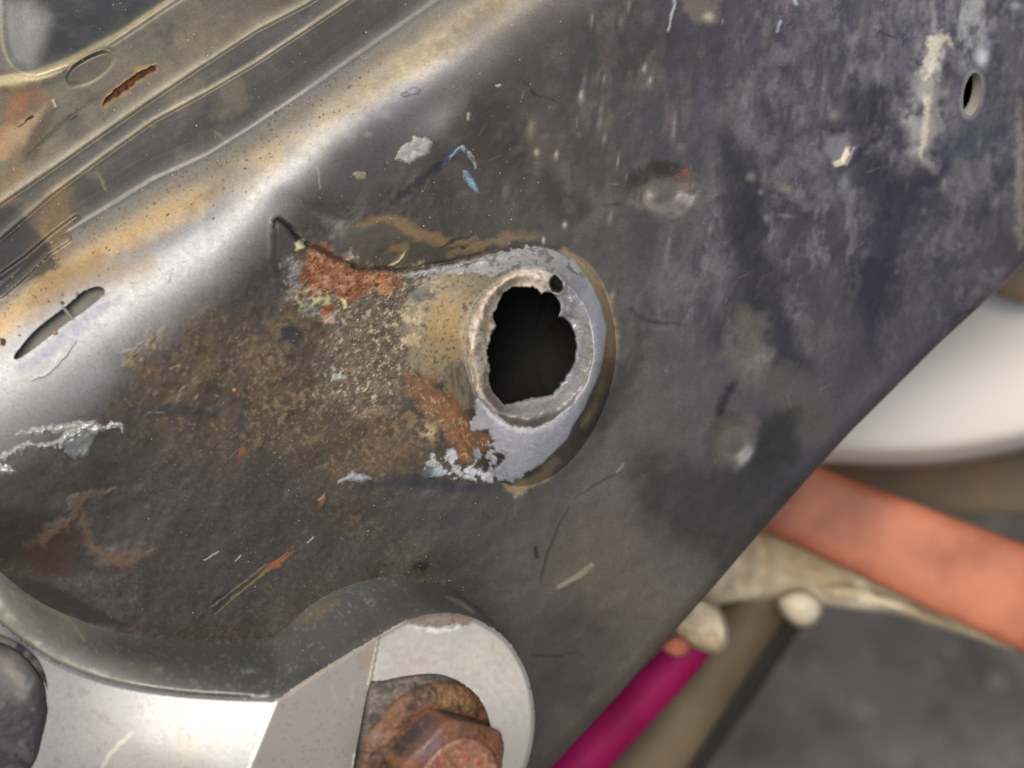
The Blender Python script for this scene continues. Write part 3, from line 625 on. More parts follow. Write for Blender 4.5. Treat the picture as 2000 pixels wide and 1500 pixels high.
C3d = CO.reshape(nr, nc, 3); gu_ = np.gradient(C3d, axis=1); gv_ = np.gradient(C3d, axis=0)
NV = np.cross(gv_, gu_).reshape(-1, 3); NV /= np.linalg.norm(NV, axis=1)[:, None]+1e-12; NV[(NV @ FW) > .35] *= -1
reg = np.where(cyq < li(C1, cxq)-1, 0, np.where(cyq < li(C2, cxq)-1, 1, 2))
for k, nm in enumerate(("upper_panel", "lap_strip", "side_web")):
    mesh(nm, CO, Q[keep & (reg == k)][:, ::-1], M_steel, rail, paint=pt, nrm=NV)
print("rail verts", len(CO))

def surf(x, y): return shape(np.asarray(x, float), np.asarray(y, float))+0.0
# plate closing the box section behind the holes
bx, by = np.meshgrid(np.linspace(-560, 2300, 60), np.linspace(-480, 1900, 50)); fx, fy = bx.ravel(), by.ravel()
QB = gridq(50, 60); exb = np.interp(fy, EY, EX)
okb = (fx-exb < -140)[QB].all(1)
backh = np.minimum(surf(fx, fy)-150, 60)
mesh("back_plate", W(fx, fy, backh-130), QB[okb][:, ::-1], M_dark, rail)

def wall(name, P, depth, shift, mat, n=80, lip=0.0, paint_c=(70, 68, 64)):
    L = resample(P, n, True); rows = []
    c = L.mean(0)
    for k, (dd, sh) in enumerate(((0, 0), (depth*.15, .1), (depth, 1))):
        rows.append(W(L[:, 0]+shift[0]*sh, L[:, 1]+shift[1]*sh, surf(L[:, 0], L[:, 1])-dd+(1.0 if k == 0 else 0)))
    pp = Paint(3*n, paint_c, .55)
    mesh(name, np.concatenate(rows), gridq(3, n, True), mat, rail, paint=pp)
wall("slot_edge", SLOT, 24, (3, -3), M_steel, paint_c=(84, 80, 72))
wall("hole_edge", SMALL, 42, (-17, -10), M_steel, paint_c=(214, 212, 200))

ax_, ay_ = np.meshgrid(np.linspace(-10, 250, 20), np.linspace(520, 740, 20)); ax_, ay_ = ax_.ravel(), ay_.ravel()
mesh('inner_plate', W(ax_, ay_, surf(ax_, ay_)-24), gridq(20, 20)[:, ::-1], noisy('dull_grey_steel', (112, 112, 106), (132, 130, 122), 260, .7), rail)

# tube stub
NT = 420
th = np.linspace(0, 2*math.pi, NT, endpoint=False)
def radial(P, smooth=True):
    Qp = np.asarray(P, float)
    if smooth: Qp = resample(Qp, 700, True)
    else: Qp = np.concatenate([Qp[i]+(Qp[(i+1) % len(Qp)]-Qp[i])*np.linspace(0, 1, 16, endpoint=False)[:, None] for i in range(len(Qp))])
    a = np.arctan2(Qp[:, 1]-CY, Qp[:, 0]-CX); r = np.hypot(Qp[:, 0]-CX, Qp[:, 1]-CY); o = np.argsort(a)
    a, r = a[o], r[o]
    a3 = np.r_[a-2*math.pi, a, a+2*math.pi]; r3 = np.r_[r, r, r]
    t = (th+math.pi) % (2*math.pi)-math.pi
    return np.interp(t, a3, r3)
rF = radial(FOOT)
eR = ell(1036, 680, 124, 152, 4, 90); rO = radial(eR); rO = rO+3*fbm(CX+rO*np.cos(th), CY+rO*np.sin(th), 60, 331, 4, None, .7)
jag = radial(HOLE, False); jag = jag+2.2*fbm(CX+jag*np.cos(th), CY+jag*np.sin(th), 9, 333, 3)
cth, sth = np.cos(th), np.sin(th)
rows_x, rows_y, rows_h = [], [], []
hc = float(web_h(np.array([CX]), np.array([CY]))[0])
def ring(r, h): rows_x.append(CX+r*cth); rows_y.append(CY+r*sth); rows_h.append(h*np.ones(NT))
rise = 108.0
rimh = hc+rise-0.30*(rO*cth)-0.12*(rO*sth)
foot_h = surf(CX+rF*cth, CY+rF*sth)+3.5
for t in np.linspace(0, 1, 56):
    r = rF+(rO-rF)*t
    base = surf(CX+r*cth, CY+r*sth)*(1-t)+foot_h*0
    prof = (0.22*t+0.78*t**1.8)
    hh = (foot_h-5)*(1-prof)+rimh*prof
    mr_ = ss(-.25, .55, .75*cth+.66*sth); prof = prof*(1-mr_)+(1-(1-t)**1.35)*mr_
    hh = (foot_h-5)*(1-prof)+rimh*prof
    hh -= 8*ss(.86, 1.0, t)*ss(.6, 0, cth)
    ring(r, hh)
for t in np.linspace(0, 1, 26)[1:]:
    r = rO+(jag-rO)*t
    hh = rimh+5*fbm(CX+r*cth, CY+r*sth, 60, 335, 2)*t-8*ss(.6, 0, cth)+13*ss(.9, .1, cth)*np.sin(np.clip(t*2.2, 0, 1)*math.pi/2)-(24+24*ss(.2, -.7, cth))*ss(.15, 1, np.full(NT, t))-14*ss(.93, 1, np.full(NT, t))
    ring(r, hh)
for sc_, dd in ((1.01, 60), (1.06, 80), (1.22, 110), (1.32, 240), (1.3, 330)):
    ring(jag*(1+(sc_-1)), rimh-dd)
SX, SY, SH = np.array(rows_x), np.array(rows_y), np.array(rows_h)
nR = len(SX)
px, py = SX.ravel(), SY.ravel()
sp = stains_and_light(px, py, True)
ti = np.repeat(np.arange(nR), NT)
rimm = ss(51, 57, ti)*ss(82, 79, ti)
# bare ground weld round the rim, its lit upper left painted paler
ang = np.tile(th, nR)
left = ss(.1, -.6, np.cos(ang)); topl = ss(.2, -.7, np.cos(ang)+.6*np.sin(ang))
mrg = ss(-.25, .5, .75*np.cos(ang)+.66*np.sin(ang)+.25*fbm(px, py, 30, 381, 3))
rimm = rimm*(1-.85*ss(50, 54, ti)*ss(72, 58, ti)*mrg)
sp.put(rimm, (192, 190, 184), .9, rough=.36)
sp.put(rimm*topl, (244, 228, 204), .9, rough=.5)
sp.put(rimm*left*ss(.1, .5, fbm(px, py, 12, 121, 3, 30)), (150, 132, 110), .6)
sp.put(rimm*left*ss(.35, .6, fbm(px, py, 9, 123, 3)), (150, 92, 62), .5)
sp.put(rimm*ss(.3, .6, fbm(px, py, 8, 125, 3)), (104, 101, 98), .45)
sp.put(rimm*ss(750, 800, py), (176, 170, 166), .8, rough=.25, metal=.35)
sp.put(rimm*ss(1060, 1110, px), (172, 175, 180), .9, rough=.26, metal=.3)
ins = ss(79.5, 83, ti); sp.put(ins, (12, 12, 12), .98, rough=.9, metal=0)  # darkness inside the tube, put into the colour
lump = rimm*(5*fbm(px, py, 46, 127, 2)+1.6*fbm(px, py, 12, 129, 3)) + ss(2, 10, ti)*(1-rimm)*(1-ins)*(2.0*fbm(px, py, 40, 131, 3)+.7*fbm(px, py, 8, 133, 2))
for cx_, cy_, a_, r_ in ((1040, 815, 14, 18), (1062, 802, 9, 12), (1010, 812, 8, 12), (1110, 610, 9, 10), (1115, 590, 7, 8), (1120, 645, 6, 9), (1052, 585, 8, 8), (960, 640, 6, 10), (1130, 720, 7, 12), (1030, 826, 7, 9)):
    lump += a_*gau(px, py, cx_, cy_, r_)
pit = poly(px, py, [(1076, 545), (1084, 538), (1096, 550), (1099, 565), (1092, 571), (1080, 568), (1074, 556)], 7)
lump += -60*pit + 6*poly(px, py, ell(1086, 555, 20, 22), 8) - 6*pit
sp.put(pit, (30, 30, 32), .95, rough=.7)  # small hole's darkness painted into the pit
groove = np.exp(-((ti-53.5)/1.2)**2)*left
sp.put(groove.astype(f32), (90, 80, 66), .5); lump -= 3*groove
SH2 = SH.ravel()+sp.h*ss(3, 12, ti)*(1-ins)*.8+lump*ss(1, 8, ti)
# deep end closed with a dark disc
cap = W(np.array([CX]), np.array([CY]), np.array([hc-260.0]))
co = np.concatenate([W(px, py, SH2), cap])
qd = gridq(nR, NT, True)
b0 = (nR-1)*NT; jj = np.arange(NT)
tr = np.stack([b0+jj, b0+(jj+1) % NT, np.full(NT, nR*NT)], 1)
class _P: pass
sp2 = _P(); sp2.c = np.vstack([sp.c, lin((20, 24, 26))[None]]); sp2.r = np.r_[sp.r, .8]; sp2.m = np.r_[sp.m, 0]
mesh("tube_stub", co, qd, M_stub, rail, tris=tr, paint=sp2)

# raised scraps of paint: each its own small piece on the rail
def scrap(name, P, lift, c, rough=.4, metal=0.0, wa=3, st=2.2, seed=7, label=None, rag=None, edge=5.0, spk=None):
    P = np.asarray(P, float)
    xs = np.arange(P[:, 0].min()-6, P[:, 0].max()+7, st); ys = np.arange(P[:, 1].min()-6, P[:, 1].max()+7, st)
    A, B = np.meshgrid(xs, ys); a, b = A.ravel(), B.ravel()
    aw = a+wa*fbm(a, b, 10, seed, 3); bw = b+wa*fbm(a, b, 10, seed+3, 3)
    d, _, _, ins, _ = near_poly(aw, bw, P); sd = np.where(ins, d, -d)
    Qs = gridq(len(ys), len(xs)); kp = (sd[Qs].max(1) > 0)
    hh = surf(a, b)+stains_and_light(a, b).h-1.5+(lift+1.5)*ss(-1.5, edge, sd)+lift*.35*fbm(a, b, 8, seed+9, 3)*ss(0, 4, sd)
    pp = Paint(len(a), c, rough, metal); pp.mul(1+.18*fbm(a, b, 9, seed+11, 3))
    if spk: pp.put(ss(.2, .5, fbm(a, b, 8, seed+13, 3)), spk, .7)
    o = mesh(name, W(a, b, hh), Qs[kp][:, ::-1], M_flake, rail, paint=pp)
    if label: o['label'] = label
    return o
scrap("paint_flake", [(770, 312), (782, 290), (790, 280), (802, 278), (808, 265), (832, 268), (846, 276), (842, 296), (826, 306), (812, 312), (798, 322), (790, 316)], 5, (176, 180, 174), .5, spk=(140, 140, 132))
scrap("paint_flake", [(778, 184), (790, 174), (818, 166), (823, 176), (815, 188), (790, 190)], 2, (134, 136, 144), .45, wa=4)
scrap("paint_flake", [(642, 748), (650, 730), (664, 727), (680, 738), (668, 744), (652, 746)], 5, (168, 172, 162), .5, wa=2)
scrap("paint_flake", [(656, 948), (662, 936), (678, 930), (688, 920), (698, 926), (722, 928), (726, 936), (706, 942), (676, 940), (662, 944)], 6, (160, 165, 168), .38, wa=2)
scrap("paint_flake", [(876, 306), (890, 290), (905, 283), (914, 290), (908, 300), (900, 293), (886, 304), (878, 314)], 4, (140, 156, 168), .45, wa=2, st=1.8)
scrap("paint_flake", [(911, 292), (920, 292), (928, 304), (932, 322), (928, 334), (920, 314), (914, 306)], 4, (152, 164, 168), .45, wa=3, st=1.8, spk=(90, 90, 86))
scrap("paint_flake", [(904, 332), (912, 334), (925, 348), (936, 366), (938, 380), (926, 376), (912, 360), (904, 344)], 5, (128, 160, 180), .45, wa=2, st=1.8, spk=(88, 110, 124))
scrap("paint_flake", [(687, 338), (700, 332), (716, 340), (714, 350), (700, 352)], 4, (150, 146, 116), .6, wa=3, st=1.8)
scrap("paint_flake", [(912, 220), (920, 218), (919, 232), (914, 238), (910, 232)], 3, (170, 160, 150), .5, wa=1, st=1.8)
scrap("paint_flake", [(963, 166), (976, 162), (984, 168), (970, 172)], 3, (176, 174, 174), .5, wa=2, st=1.8)
# silver drip at the left edge
for P, lf in (([(26, 852), (40, 838), (72, 834), (104, 828), (150, 826), (186, 820), (204, 828), (228, 822), (243, 828), (241, 850), (232, 838), (206, 838), (190, 848), (160, 846), (128, 845), (84, 846), (50, 852)], 10),
              ([(-12, 886), (12, 882), (30, 868), (56, 862), (84, 864), (108, 862), (122, 848), (140, 838), (172, 832), (160, 846), (142, 858), (124, 874), (90, 877), (56, 878), (34, 892), (10, 902), (-12, 902)], 12),
              ([(-12, 908), (12, 908), (34, 920), (30, 926), (8, 924), (-12, 922)], 9)):
    scrap("paint_drip", P, lf, (206, 208, 204), .14, .3, wa=4, st=1.9, edge=8.0)
scrap("paint_drip", [(118, 868), (136, 848), (165, 838), (184, 846), (186, 868), (172, 888), (150, 896), (128, 890)], 4, (134, 138, 136), .3, .3, wa=4)
# strand across the slot
C = np.array([(120, 598), (128, 606), (136, 616), (144, 626)], float); ph = np.linspace(0, 2*math.pi, 10, endpoint=False)
Cr = resample(C, 12); a = Cr[:, 0][:, None]+2.6*np.cos(ph); b = Cr[:, 1][:, None]-1.5*np.cos(ph)
hs = surf(Cr[:, 0], Cr[:, 1])[:, None]-2+2.4*np.sin(ph)
pp = Paint(a.size, (150, 148, 138), .6); mesh("strand", W(a.ravel(), b.ravel(), hs.ravel()), gridq(12, 10, True), M_flake, rail, paint=pp)

# grit: tiny crumbs lying on ridge, rust and dust
def crumbs(name, pts, sizes, cols, mat, parent, hfun, sink=.3, seed=1):
    r = np.random.default_rng(seed); n = len(pts)
    t = (1+5**.5)/2
    V = np.array([(-1, t, 0), (1, t, 0), (-1, -t, 0), (1, -t, 0), (0, -1, t), (0, 1, t), (0, -1, -t), (0, 1, -t), (t, 0, -1), (t, 0, 1), (-t, 0, -1), (-t, 0, 1)])/1.9
    F = np.array([(0, 11, 5), (0, 5, 1), (0, 1, 7), (0, 7, 10), (0, 10, 11), (1, 5, 9), (5, 11, 4), (11, 10, 2), (10, 7, 6), (7, 1, 8), (3, 9, 4), (3, 4, 2), (3, 2, 6), (3, 6, 8), (3, 8, 9), (4, 9, 5), (2, 4, 11), (6, 2, 10), (8, 6, 7), (9, 8, 1)])
    sc3 = r.uniform(.6, 1.3, (n, 12, 1))*r.uniform(.7, 1.25, (n, 1, 3))
    P = V[None]*sc3*np.asarray(sizes)[:, None, None]
    a = pts[:, 0][:, None]+P[..., 0]; b = pts[:, 1][:, None]+P[..., 1]
    h = hfun(pts[:, 0], pts[:, 1])[:, None]+P[..., 2]*.8+np.asarray(sizes)[:, None]*sink
    pp = Paint(n*12, (0, 0, 0), .75); pp.c = np.repeat(np.asarray(cols, f32), 12, 0)*K
    F2 = (F[None]+(np.arange(n)*12)[:, None, None]).reshape(-1, 3)
    return mesh(name, W(a.ravel(), b.ravel(), h.ravel()), None, mat, parent, tris=F2, paint=pp)
r = np.random.default_rng(11)
pts, sz, cl = [], [], []
for _ in range(420):
    x_ = r.uniform(-10, 760); y_ = np.interp(x_, LX, C3)+abs(r.normal(30, 38)); pts.append((x_, y_)); sz.append(r.uniform(.9, 2.6)); cl.append(lin(np.array([190, 165, 125])*r.uniform(.55, 1.15)))
for _ in range(420):
    x_, y_ = r.normal(740, 70), r.normal(640, 70); pts.append((x_, y_)); sz.append(r.uniform(.6, 1.7)); cl.append(lin(np.array([205, 188, 155])*r.uniform(.45, 1.2)))
for _ in range(420):
    x_, y_ = r.uniform(200, 1000), r.uniform(620, 1230); pts.append((x_, y_)); sz.append(r.uniform(.6, 1.5)); cl.append(lin(np.array([170, 150, 120])*r.uniform(.5, 1.3)))
for _ in range(420):
    x_, y_ = r.uniform(600, 775), r.uniform(490, 580)
    if not near_poly(np.array([x_]), np.array([y_-6.]), RUSTZONE)[3][0]: continue
    pts.append((x_, y_)); sz.append(r.uniform(.9, 2.6)); cl.append(lin(np.array([190, 120, 75])*r.uniform(.5, 1.2)))
for _ in range(500):
    x_, y_ = r.uniform(0, 1100), r.uniform(0, 480); pts.append((x_, y_)); sz.append(r.uniform(.5, 1.4)); cl.append(lin(np.array([190, 185, 172])*r.uniform(.6, 1.3)))
for a_, b_, c_, s_ in ((115, 618, (196, 160, 120), 7), (107, 650, (190, 150, 110), 6), (121, 573, (190, 160, 120), 5), (93, 588, (200, 150, 110), 4), (60, 655, (170, 110, 70), 4), (38, 655, (150, 110, 80), 3), (5, 668, (96, 66, 50), 7), (190, 690, (200, 190, 170), 3), (458, 762, (190, 150, 96), 5), (230, 492, (235, 220, 190), 5), (150, 575, (190, 150, 120), 4), (122, 592, (120, 80, 60), 4)):
    pts.append((a_, b_)); sz.append(s_); cl.append(lin(c_))
pts = np.array(pts)
okp = ~near_poly(pts[:, 0], pts[:, 1], np.asarray(FOOT, float))[3]; okp &= ~(near_poly(pts[:, 0], pts[:, 1], np.asarray(SLOT, float))[3])
gr_o = crumbs("grit", pts[okp], np.array(sz)[okp], np.array(cl)[okp], M_flake, rail, surf)
gr_o['kind'] = 'stuff'

# ------------------------------------------------------------------ mounting bracket with the bolt
brk = thing("mounting_bracket", "pale grey cast metal bracket with curved flange at lower left against the dark rail", "bracket", W(600, 1400, 100))
BASE = [(-200, 985), (-60, 1070), (0, 1112), (60, 1160), (130, 1198), (220, 1228), (330, 1247), (440, 1249), (520, 1243), (552, 1228), (585, 1196), (630, 1162), (700, 1133), (765, 1122), (830, 1130), (885, 1152), (928, 1186), (968, 1228), (1000, 1275), (1018, 1330), (1020, 1400), (1012, 1470), (990, 1560), (960, 1700)]
FRONT = [(-200, 1085), (-60, 1175), (0, 1217), (60, 1264), (130, 1302), (220, 1333), (330, 1352), (440, 1361), (515, 1363), (545, 1362), (590, 1332), (660, 1288), (742, 1240), (796, 1211), (860, 1197), (922, 1206), (985, 1245), (1022, 1300), (1040, 1358), (1044, 1415), (1036, 1470), (1022, 1510), (1000, 1570), (965, 1720)]
NB = 700
def corres(P):
    P = np.asarray(P, float); out = []
    k = np.arange(len(P)); u = np.linspace(0, len(P)-1, NB)
    Q = resample(P, 3000)
    # parameter of each control point on the smooth curve
    s = np.r_[0, np.cumsum(np.hypot(*np.diff(Q, axis=0).T))]
    ks = [s[np.argmin(np.hypot(Q[:, 0]-p[0], Q[:, 1]-p[1]))] for p in P]
    su = np.interp(u, k, ks)
    return np.column_stack([np.interp(su, s, Q[:, 0]), np.interp(su, s, Q[:, 1])])
Bc, Fc = corres(BASE), corres(FRONT)
def foldx(y): return 545-(y-1362)*0.40
def steplx(y): return 742-(y-1240)*0.205
def face_h(x, y):
    x = np.asarray(x, float); y = np.asarray(y, float)
    fx_ = foldx(y); sx = steplx(y)
    left = 180+0.04*(x-300)+0.10*(y-1400)-0.00030*(x-380)**2-0.0006*(y-1450)**2
    atf = 180+0.04*(fx_-300)+0.10*(y-1400)-0.00030*(fx_-380)**2-0.0006*(y-1450)**2
    rightp = atf-0.34*(x-fx_)
    ats = atf-0.34*(sx-fx_)
    ear = ats+0.02*(x-sx)+10-0.06*(y-1350)
    h = np.where(x < fx_, left, np.where(x < sx, rightp, ear))
    h = h-0.0*h
    return h+.7*fbm(x, y, 130, 151, 2)
def bracket_paint(x, y, zone):
    p = Paint(len(x), (160, 161, 159), .27, .38)
    if zone == "wall":
        p = Paint(len(x), (116, 118, 114), .30, .35)
        p.put(ss(450, 100, x), (172, 170, 156), .8); p.put(gau(x, y, 250, 1270, 160, 26, 8), (86, 92, 94), .7)
        p.put(gau(x, y, 60, 1210, 80, 40, 30), (132, 128, 112), .6)
        p.put(stroke(x, y, [(20, 1155), (90, 1185), (140, 1215), (165, 1250)], [2, 4, 3, 4], 8, 4), (186, 178, 150), .8)
        for cx, cy, rx, ry, c in ((310, 1306, 8, 8, (190, 184, 164)), (255, 1310, 5, 7, (164, 150, 126)), (372, 1330, 26, 20, (128, 130, 122)), (300, 1280, 20, 8, (140, 146, 140)), (482, 1311, 22, 6, (180, 188, 184)), (577, 1306, 12, 5, (206, 204, 190)), (525, 1353, 14, 5, (196, 178, 146)), (456, 1344, 6, 4, (210, 206, 186)), (500, 1342, 6, 3, (200, 200, 186)), (523, 1332, 12, 5, (160, 166, 164)), (560, 1325, 20, 8, (120, 128, 132))):
            p.put(gau(x, y, cx, cy, rx, ry)*ss(-.5, .3, fbm(x, y, 8, 153, 2)), c, .85)
        p.put(poly(x, y, [(560, 1225), (600, 1190), (665, 1165), (655, 1190), (600, 1220)], 12, 4), (136, 128, 106), .85)
        p.put(poly(x, y, [(510, 1250), (545, 1246), (535, 1262), (510, 1266)], 12, 4), (150, 140, 128), .6)
        p.put(ss(.62, .8, fbm(x, y, 6, 155, 2)), (160, 160, 152), .7)
        p.put(stroke(x, y, [(872, 1166), (900, 1178), (925, 1196)], [2, 5, 3], 6), (206, 200, 196), .8)
        p.put(stroke(x, y, [(610, 1310), (680, 1300), (560, 1330)], 10, 30), (70, 74, 80), .5)
        p.put(poly(x, y, [(640, 1280), (760, 1160), (830, 1140), (900, 1180), (800, 1200), (740, 1230)], 30), (104, 100, 91), .6)
    else:
        fx_, sx = foldx(y), steplx(y)
        mid_ = ss(-1, 1, x-fx_)*ss(1, -1, x-sx)
        p.put(mid_, (172, 167, 160), 1, rough=.40, metal=.25)
        ear = ss(-1, 1, x-sx)
        p.put(ear, (148, 148, 142), 1, rough=.44, metal=.12)
        p.put(ss(-9, -3, x-fx_)*ss(3, -1, x-fx_), (240, 234, 216), .9)
        p.put(stroke(x, y, [(545, 1362), (640, 1302), (742, 1240), (790, 1214)], [4, 5, 4, 3], 4), (206, 194, 176), .8)
        p.put(stroke(x, y, [(744, 1245), (728, 1290), (722, 1330)], [2, 9, 4], 12, 3), (186, 180, 168), .7)
        p.put(poly(x, y, [(690, 1285), (735, 1255), (725, 1300), (715, 1310)], 8, 2), (174, 156, 138), .8)
        p.put(poly(x, y, [(796, 1212), (820, 1196), (862, 1190), (905, 1197), (922, 1206), (915, 1218), (880, 1224), (830, 1222)], 5, 4, 8), (128, 110, 94), .9, rough=.7, dh=-3)
        p.put(poly(x, y, [(796, 1212), (820, 1196), (862, 1190), (905, 1197), (922, 1206), (915, 1218), (880, 1224), (830, 1222)], 5, 4, 8)*ss(0, .4, fbm(x, y, 7, 157, 3, 5)), (90, 74, 60), .7)
        p.put(stroke(x, y, [(798, 1222), (850, 1232), (905, 1222)], [2, 5, 2], 4, 5, 6), (206, 208, 200), .8)
        p.put(poly(x, y, [(724, 1345), (735, 1332), (745, 1342), (744, 1362), (726, 1366)], 5, 3), (160, 164, 158), .9)
        p.put(stroke(x, y, [(648, 1340), (655, 1365)], [3, 5], 5, 2), (190, 186, 176), .7); p.put(stroke(x, y, [(690, 1338), (684, 1366)], [4, 5], 5, 2), (186, 184, 174), .7)
        p.put(gau(x, y, 800, 1300, 60, 30, -10), (150, 140, 134), .6)
        p.put(ss(0, .8, fbm(x, y, 90, 159, 3)), (172, 166, 154), .35)
        p.put(stroke(x, y, [(180, 1390), (205, 1405), (224, 1418)], [2, 4, 2], 8, 4), (140, 134, 122), .6); p.put(stroke(x, y, [(190, 1412), (205, 1396)], [3, 3], 8), (150, 142, 130), .5)
        p.put(stroke(x, y, [(200, 1500), (225, 1460), (260, 1430)], [3, 3, 2], 6, 3), (216, 214, 190), .7)
        p.put(ss(.7, .8, fbm(x, y, 7, 161, 2)), (130, 120, 106), .35)
    return p
# flange wall: from the rail to the front edge
NW = 44; rx_, ry_, rh_ = [], [], []
hb = surf(Bc[:, 0], Bc[:, 1])-6; hf = face_h(Fc[:, 0], Fc[:, 1])-1.5
for t in np.linspace(0, 1, NW):
    e_ = t
    k = e_+.10*np.sin(e_*math.pi)                # hollow sweep
    rx_.append(Bc[:, 0]+(Fc[:, 0]-Bc[:, 0])*e_); ry_.append(Bc[:, 1]+(Fc[:, 1]-Bc[:, 1])*e_)
    kl = ss(640, 440, Fc[:, 0]); hh = hb+(hf-hb)*((e_**1.1)*(1-kl)+(1-(1-e_)**1.75)*kl)
    rh_.append(hh-5*ss(.93, 1, np.full(NB, t)))
wx, wy, wh = np.concatenate(rx_), np.concatenate(ry_), np.concatenate(rh_)
wp = bracket_paint(wx, wy, "wall"); wh = wh+1.2*fbm(wx, wy, 40, 163, 3)
mesh("flange", W(wx, wy, wh), gridq(NW, NB), M_cast, brk, paint=wp)
# front face with the bore for the bolt
BORE = [(722, 1337), (745, 1330), (800, 1319), (860, 1317), (912, 1340), (945, 1378), (960, 1425), (972, 1490), (965, 1600), (850, 1660), (700, 1640), (680, 1590), (690, 1500), (704, 1420)]
OUT = np.vstack([Fc, [(-200, 1720)]])
def cutgrid(OUTP, holes, st, x0, x1, y0, y1):
    A, B = np.meshgrid(np.arange(x0, x1, st), np.arange(y0, y1, st)); a, b = A.ravel().copy(), B.ravel().copy()
    Qg = gridq(*A.shape)
    for P in [OUTP]+holes:
        s = _sel(a, b, P, st); d, qx, qy, _, _ = near_poly(a[s], b[s], P); mm = d < st*.62
        a[s[mm]] = qx[mm]; b[s[mm]] = qy[mm]
    cx_, cy_ = a[Qg].mean(1), b[Qg].mean(1)
    kp = near_poly(cx_, cy_, OUTP)[3]
    for P in holes: kp &= ~near_poly(cx_, cy_, P)[3]
    return a, b, Qg[kp]
OUTS = OUT[::2]
fa, fb, fq = cutgrid(OUTS, [np.asarray(resample(BORE, 120, True))], 3.2, -200, 1060, 1060, 1720)
fp = bracket_paint(fa, fb, "face")
dO = near_poly(fa, fb, OUTS)[0]
fh = face_h(fa, fb)+fp.h-4*ss(7, 0, dO)
mesh("front_face", W(fa, fb, fh), fq[:, ::-1], M_cast, brk, paint=fp)
Lb = resample(BORE, 240, True); rows = []; cb = np.array([838, 1470])
for dd, scl in ((0, 1.0), (4, .995), (60, .985), (120, .97)):
    Lx = cb+(Lb-cb)*scl; rows.append((Lx, face_h(Lb[:, 0], Lb[:, 1])-dd))
bxx = np.concatenate([r_[0][:, 0] for r_ in rows]); byy = np.concatenate([r_[0][:, 1] for r_ in rows]); bh = np.concatenate([r_[1] for r_ in rows])
bp_ = Paint(len(bxx), (74, 68, 62), .6); bp_.put(ss(0, .4, fbm(bxx, byy, 20, 165, 3)), (104, 72, 54), .7)
mesh("bore_wall", W(bxx, byy, bh), gridq(4, 240, True), M_cast, brk, paint=bp_)
mesh("bore_floor", W(np.r_[Lb[:, 0], 838], np.r_[Lb[:, 1], 1470], np.r_[face_h(Lb[:, 0], Lb[:, 1])-110, 20]), None, M_dark, brk, tris=np.stack([np.arange(240), (np.arange(240)+1) % 240, np.full(240, 240)], 1))

# bolt
bolt = thing("hex_bolt", "rusty brown hex bolt head with washer seated in the pale grey bracket", "bolt", W(850, 1490, 100))
ax = np.array([.50, .29, .82]); ax /= np.linalg.norm(ax)
e1 = np.cross(ax, [0, 1, 0]); e1 /= np.linalg.norm(e1); e2 = np.cross(ax, e1)
def solid(name, prof, c0, paintf, nt=260, hexang=None, wob=1.5, seed=5, frame=None):
    """turned solid; prof = (height, radius, hexness)"""
    t = np.linspace(0, 2*math.pi, nt, endpoint=False); pts = []
    ax, e1, e2 = frame or (globals()['ax'], globals()['e1'], globals()['e2'])
    dn = []
    for (l0, r0, h0), (l1, r1, h1) in zip(prof[:-1], prof[1:]):
        k_ = max(1, int(math.hypot(l1-l0, r1-r0)/3.5))
        for q_ in range(k_): dn.append((l0+(l1-l0)*q_/k_, r0+(r1-r0)*q_/k_, h0 if h0 is not None and h1 is not None else (h0 if q_ == 0 else None)))
    prof = dn+[prof[-1]]
    for L_, r_, hx in prof:
        rr = np.full(nt, r_)
        if hx is not None:
            a_ = (t-hexang+math.pi/6) % (math.pi/3)-math.pi/6
            rr = hx/np.cos(a_); rr = np.minimum(-np.log(np.exp(-rr/4)+math.exp(-hx*1.115/4))*4, r_)
        pts.append(np.asarray(c0)+ax*L_+(np.cos(t)*rr)[:, None]*e1+(np.sin(t)*rr)[:, None]*e2)
    Pn = np.concatenate(pts); lv = np.repeat([q_[0] for q_ in prof], nt); tt = np.tile(t, len(prof))
    nz = wob*(fbm(Pn[:, 0]+.4*Pn[:, 2], Pn[:, 1]-.5*Pn[:, 2], 24, seed, 3)+.5*fbm(Pn[:, 0], Pn[:, 1], 6, seed+2, 3))
    Pn = Pn+nz[:, None]*ax
    pp = paintf(Pn[:, 0], Pn[:, 1], lv, tt)
    return mesh(name, W(Pn[:, 0], Pn[:, 1], Pn[:, 2]), gridq(len(prof), nt, True), M_rust, bolt, paint=pp)
def rustc(base, hi, lo):
    def f(x, y, lv, t):
        p = Paint(len(x), base, .6, 0)
        p.put(ss(-.25, .5, fbm(x, y, 40, 171, 4)), hi, .85, rough=.75); p.put(ss(.05, .5, fbm(x, y, 24, 173, 4)), lo, .8, rough=.45)
        p.put(ss(.35, .6, fbm(x, y, 8, 175, 3)), tuple(np.minimum(255, np.array(hi)*1.2)), .6)
        return p
    return f
def flange_c(x, y, lv, t):
    p = rustc((102, 74, 56), (138, 96, 66), (68, 55, 48))(x, y, lv, t)
    p.put(gau(x, y, 890, 1368, 60, 26, 18)*ss(-.6, .2, fbm(x, y, 5, 181, 3, 12)), (166, 134, 86), .9)
    p.put(gau(x, y, 740, 1440, 22, 14), (170, 150, 134), .5)
    return p
